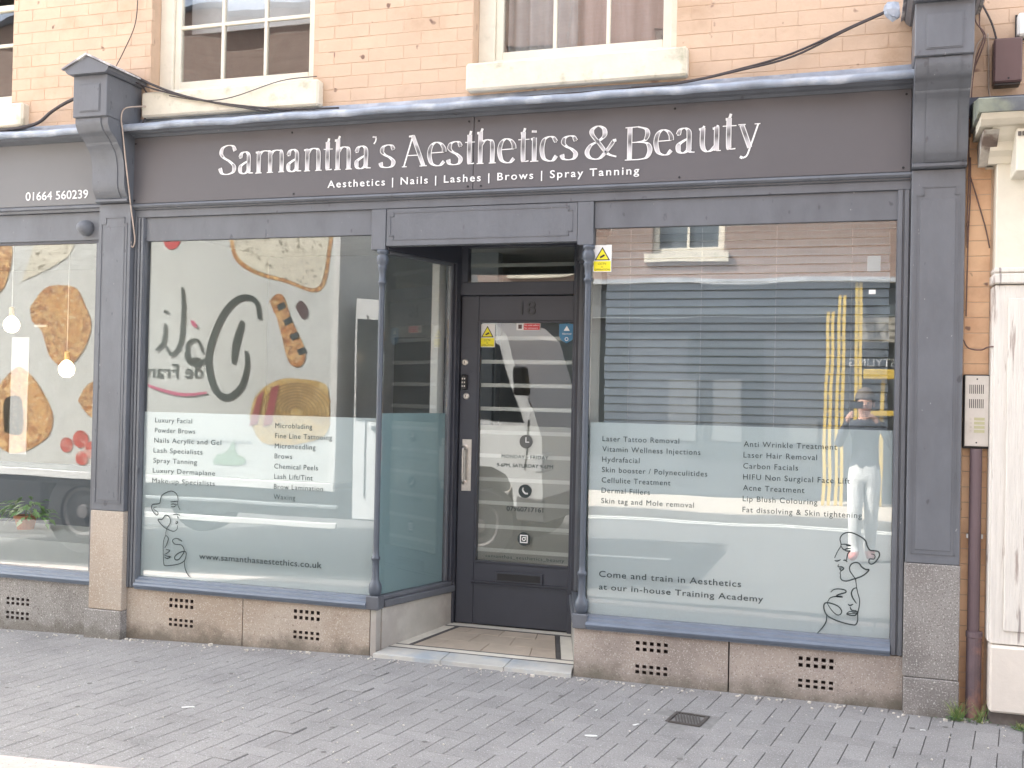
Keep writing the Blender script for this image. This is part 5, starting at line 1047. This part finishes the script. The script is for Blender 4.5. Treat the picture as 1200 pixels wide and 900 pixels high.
for (z0_, z1_) in ((3.5, 3.95), (5.3, 6.15), (7.5, 8.9)): box(wl, -22, 16, FY - .3, FY, z0_, z1_)
for (z0_, z1_) in ((3.95, 5.3), (6.15, 7.5)):
    e = -22
    for a, b in OW + [(16, 16)]: box(wl, e, a, FY - .3, FY, z0_, z1_); e = b
obj('wall', wl, RB, ob)
for a, b in OW:
    for zb in (3.95, 6.15):
        fr = B(); [box(fr, *q) for q in ((a, a + .1, FY - .2, FY - .08, zb, zb + 1.35), (b - .1, b, FY - .2, FY - .08, zb, zb + 1.35), (a + .1, b - .1, FY - .2, FY - .08, zb, zb + .1), (a + .1, b - .1, FY - .2, FY - .08, zb + 1.27, zb + 1.35), (a + .1, b - .1, FY - .19, FY - .1, zb + .64, zb + .70), ((a + b) / 2 - .02, (a + b) / 2 + .02, FY - .18, FY - .12, zb + .1, zb + 1.27))]
        wf = obj('window', fr, CREAM, ob); boxo('pane', a + .1, b - .1, FY - .161, FY - .159, zb + .1, zb + 1.27, mat('far_pane', (.10, .12, .14), .05, spec=.9), wf); boxo('window_sill', a - .12, b + .08, FY - .08, FY + .07, zb - .14, zb, CREAMD, ob)
obj('roof', prism([(FY + .2, 8.85), (FY - 4, 11.4), (FY - 8, 8.8), (FY + .1, 8.8)], 'x', -22, 16), mat('blue_slate', (.16, .20, .27), .5, .1), ob)
boxo('fascia_flashing', -22, 16, FY, FY + .28, 3.42, 3.50, mat('pale_lead', (.44, .46, .48), .5, .25, 5), ob); boxo('fascia', -22, 16, FY, FY + .12, 2.9, 3.415, mat('dark_fascia', (.075, .09, .105), .5, .1), ob)
boxo('shopfront_wall', -22, 16, FY - .2, FY - .02, 0, 2.895, mat('dark_shop_paint', (.07, .08, .09), .5, .1), ob)
for a, b in ((-12, -9.6), (-9.2, -6.9), (-5.9, -3.6), (-2.6, -1.4), (1.2, 3.0), (4.4, 7.2)): boxo('shop_pane', a, b, FY - .019, FY - .01, .6, 2.6, mat('far_shop_glass', (.05, .06, .065), .08, spec=.7), ob)
sg = boxo('hanging_sign', .0, 1.6, FY + .13, FY + .16, 2.50, 2.86, mat('sign_beige', (.30, .28, .24), .6), ob); text('sign_lettering', 'MEN', .86, 2.56, FY + .163, sg, mat('sign_gold', (.12, .11, .09)), h=.22, flip=True); text('sign_lettering', '& STYLING', .72, 2.12, FY + .03, ob, WVIN, h=.12, flip=True)
for xx, zz in ((-2.9, 1.9), (-2.2, 1.9), (-1.0, 1.3)): boxo('shop_poster', xx, xx + .45, FY + .0, FY + .004, .9, zz, mat('poster_grey', (.13, .14, .145), .6), ob)
# ladders
LY = mat('ladder_yellow', (.52, .36, .07), .5, .08, 10)
def ladder(x0, top, lbl, w_=.30, lean=.55):
    r = root('ladder', lbl, 'ladder', (x0, FY + .2 + lean, 0), 'yellow ladders leaning across the road'); y0, y1 = FY + .15 + lean, FY + .16
    for s in (0, w_):
        obj('stile', prism([(y0, .0), (y0 + .06, .0), (y1 + .06, top), (y1, top)], 'x', x0 + s, x0 + s + .045), LY, r)
    z = .3
    while z < top - .1: yy = y0 + (y1 - y0) * z / top; boxo('rung', x0 + .046, x0 + w_ - .001, yy + .015, yy + .045, z, z + .03, LY, r); z += .28
    return r
ladder(-.46, 2.95, 'shortest yellow ladder leaning on the shop across the road', .075); ladder(-.29, 3.2, 'middle yellow ladder leaning on the shop across the road', .075); ladder(-.03, 3.42, 'tallest yellow ladder leaning on the shop across the road', .06)
tb = root('work_trestle', 'yellow folding work trestle beside the ladders across the road', 'trestle', (.8, FY + .6, 0)); boxo('beam', .10, 1.5, FY + .55, FY + .63, 1.92, 2.06, LY, tb, .01); boxo('beam', .18, 1.5, FY + .55, FY + .6, 1.38, 1.46, LY, tb)
for xx in (.35, 1.35): boxo('leg', xx, xx + .05, FY + .5, FY + .54, 0, 1.915, LY, tb)

# ================================================================ PHOTOGRAPHER (seen in the glass)
def skin_fig():
    J = {}; E_ = []; V = []; Rd = []
    def v(p, r): V.append(Vector(p)); Rd.append(r); return len(V) - 1
    def e(a, b): E_.append((a, b))
    X, Y, Z = .10, -6.02, -.11
    def P(x, y, z): return (X + x, Y + y, Z + z)
    pel = v(P(0, 0, .95), .135); sp = v(P(0, .0, 1.15), .13); ch = v(P(0, .01, 1.35), .145); nk = v(P(-.01, .01, 1.50), .06); nk2 = v(P(-.01, .03, 1.56), .055); hd = v(P(-.01, .05, 1.66), .092); hd2 = v(P(-.01, .045, 1.745), .075)
    for a, b in ((pel, sp), (sp, ch), (ch, nk), (nk, nk2), (nk2, hd), (hd, hd2)): e(a, b)
    for s in (-1, 1):
        hip = v(P(s * .085, 0, .88), .108); kn = v(P(s * .085 - .01, .05 if s < 0 else -.03, .49), .078); an = v(P(s * .075 - .02, .02 if s < 0 else -.14, .13), .064); to = v(P(s * .09 - .02, .15 if s < 0 else .0, .05), .044)
        e(pel, hip); e(hip, kn); e(kn, an); e(an, to)
        shd = v(P(s * .19, .01, 1.43), .062); el = v(P(s * .27, .10, 1.20), .046); wr = v(P(s * .155 - .03, .165, 1.47), .030); pa = v(P(s * .115 - .05, .175, 1.545), .030)
        e(ch, shd); e(shd, el); e(el, wr); e(wr, pa)
        for k in range(4):
            f1 = v(P(s * .085 - .06, .205, 1.575 + .0 - k * .021), .009); f2 = v(P(s * .055 - .07, .222, 1.585 - k * .021), .008); e(pa, f1); e(f1, f2)
        t1 = v(P(s * .10 - .06, .165, 1.60 - .06), .010); t2 = v(P(s * .07 - .065, .155, 1.56), .009); e(pa, t1); e(t1, t2)
    me = bpy.data.meshes.new('person'); me.from_pydata(V, E_, []); o = bpy.data.objects.new('tmp', me); COL.objects.link(o)
    m = o.modifiers.new('s', 'SKIN'); lay = me.skin_vertices[0].data
    for i, r in enumerate(Rd): lay[i].radius = (r, r * (.78 if i in (pel, sp, ch) else 1))
    lay[0].use_root = True
    o.modifiers.new('sub', 'SUBSURF').levels = 2
    dg = bpy.context.evaluated_depsgraph_get(); out = bpy.data.meshes.new_from_object(o.evaluated_get(dg)); bpy.data.objects.remove(o); return out, (X, Y, Z)
pm, (X, Y, Z) = skin_fig()
SK = mat('skin', (.55, .33, .25), .6, .05); TOPM = mat('navy_jumper', (.04, .043, .055), .9, .3, 12, bump=1.0, bs=18); TRO = mat('white_trousers', (.60, .59, .57), .9, .14, 14, bump=1.0, bs=16, stretch=(1, 1, 2.2)); SHO = mat('pink_shoes', (.62, .20, .18), .6)
for q in (SK, TOPM, TRO, SHO): pm.materials.append(q)
for p in pm.polygons:
    c = p.center - Vector((X, Y, Z)); arm = c.y > .13
    p.material_index = 3 if c.z < .12 else 2 if c.z < 1.0 else (1 if (c.z < 1.50 and not (arm and c.z > 1.46 and abs(c.x + .03) < .16)) else 0); p.use_smooth = True
pr = root('person', 'photographer in a dark jumper and white trousers holding up a phone', 'person', (X, Y, Z))
bo = obj('body', pm, None, pr)
bm = B(); bmesh.ops.create_uvsphere(bm, u_segments=16, v_segments=10, radius=.103)
for v_ in bm.verts:
    v_.co.z *= 1.12; v_.co += Vector((X - .01, Y + .022, Z + 1.725))
bmesh.ops.delete(bm, geom=[v_ for v_ in bm.verts if v_.co.z < Z + 1.70 and v_.co.y > Y + .04], context='VERTS'); obj('hair', bm, mat('hair_grey_brown', (.09, .07, .055), .8, .2, 60), pr, smooth=True)
fc = B(); bmesh.ops.create_cone(fc, segments=8, radius1=.014, radius2=.004, depth=.03, cap_ends=True, matrix=Matrix.Translation((X - .01, Y + .148, Z + 1.66)) @ Matrix.Rotation(-PI / 2, 4, 'X')); obj('nose', fc, SK, pr)
for s in (-1, 1): obj('eye', lathe([(.010, 0), (.007, .004)], 0, 0, 8, T=Matrix.Translation((X - .01 + s * .032, Y + .128, Z + 1.68)) @ Matrix.Rotation(-PI / 2, 4, 'X')), BLACK, pr); obj('ear', box(B(), -.008, .008, -.015, .015, -.028, .028, T=Matrix.Translation((X - .01 + s * .092, Y + .04, Z + 1.66))), SK, pr, .006)
boxo('mouth', X - .032, X + .012, Y + .132, Y + .138, Z + 1.605, Z + 1.612, mat('lips', (.45, .18, .16), .6), pr)
ph = root('phone', 'black phone held sideways in both hands', 'phone', (.0, -5.835, 1.545)); boxo('case', -.012, .068 + .07, -5.838, -5.828, 1.485, 1.562, BLACK, ph, .003) if False else boxo('case', -.075, .075, -5.838, -5.829, 1.508, 1.584, BLACK, ph, .003); boxo('lens_bump', -.016, .016, -5.8285, -5.826, 1.536, 1.566, mat('lens_glass', (.02, .02, .03), .1), ph)
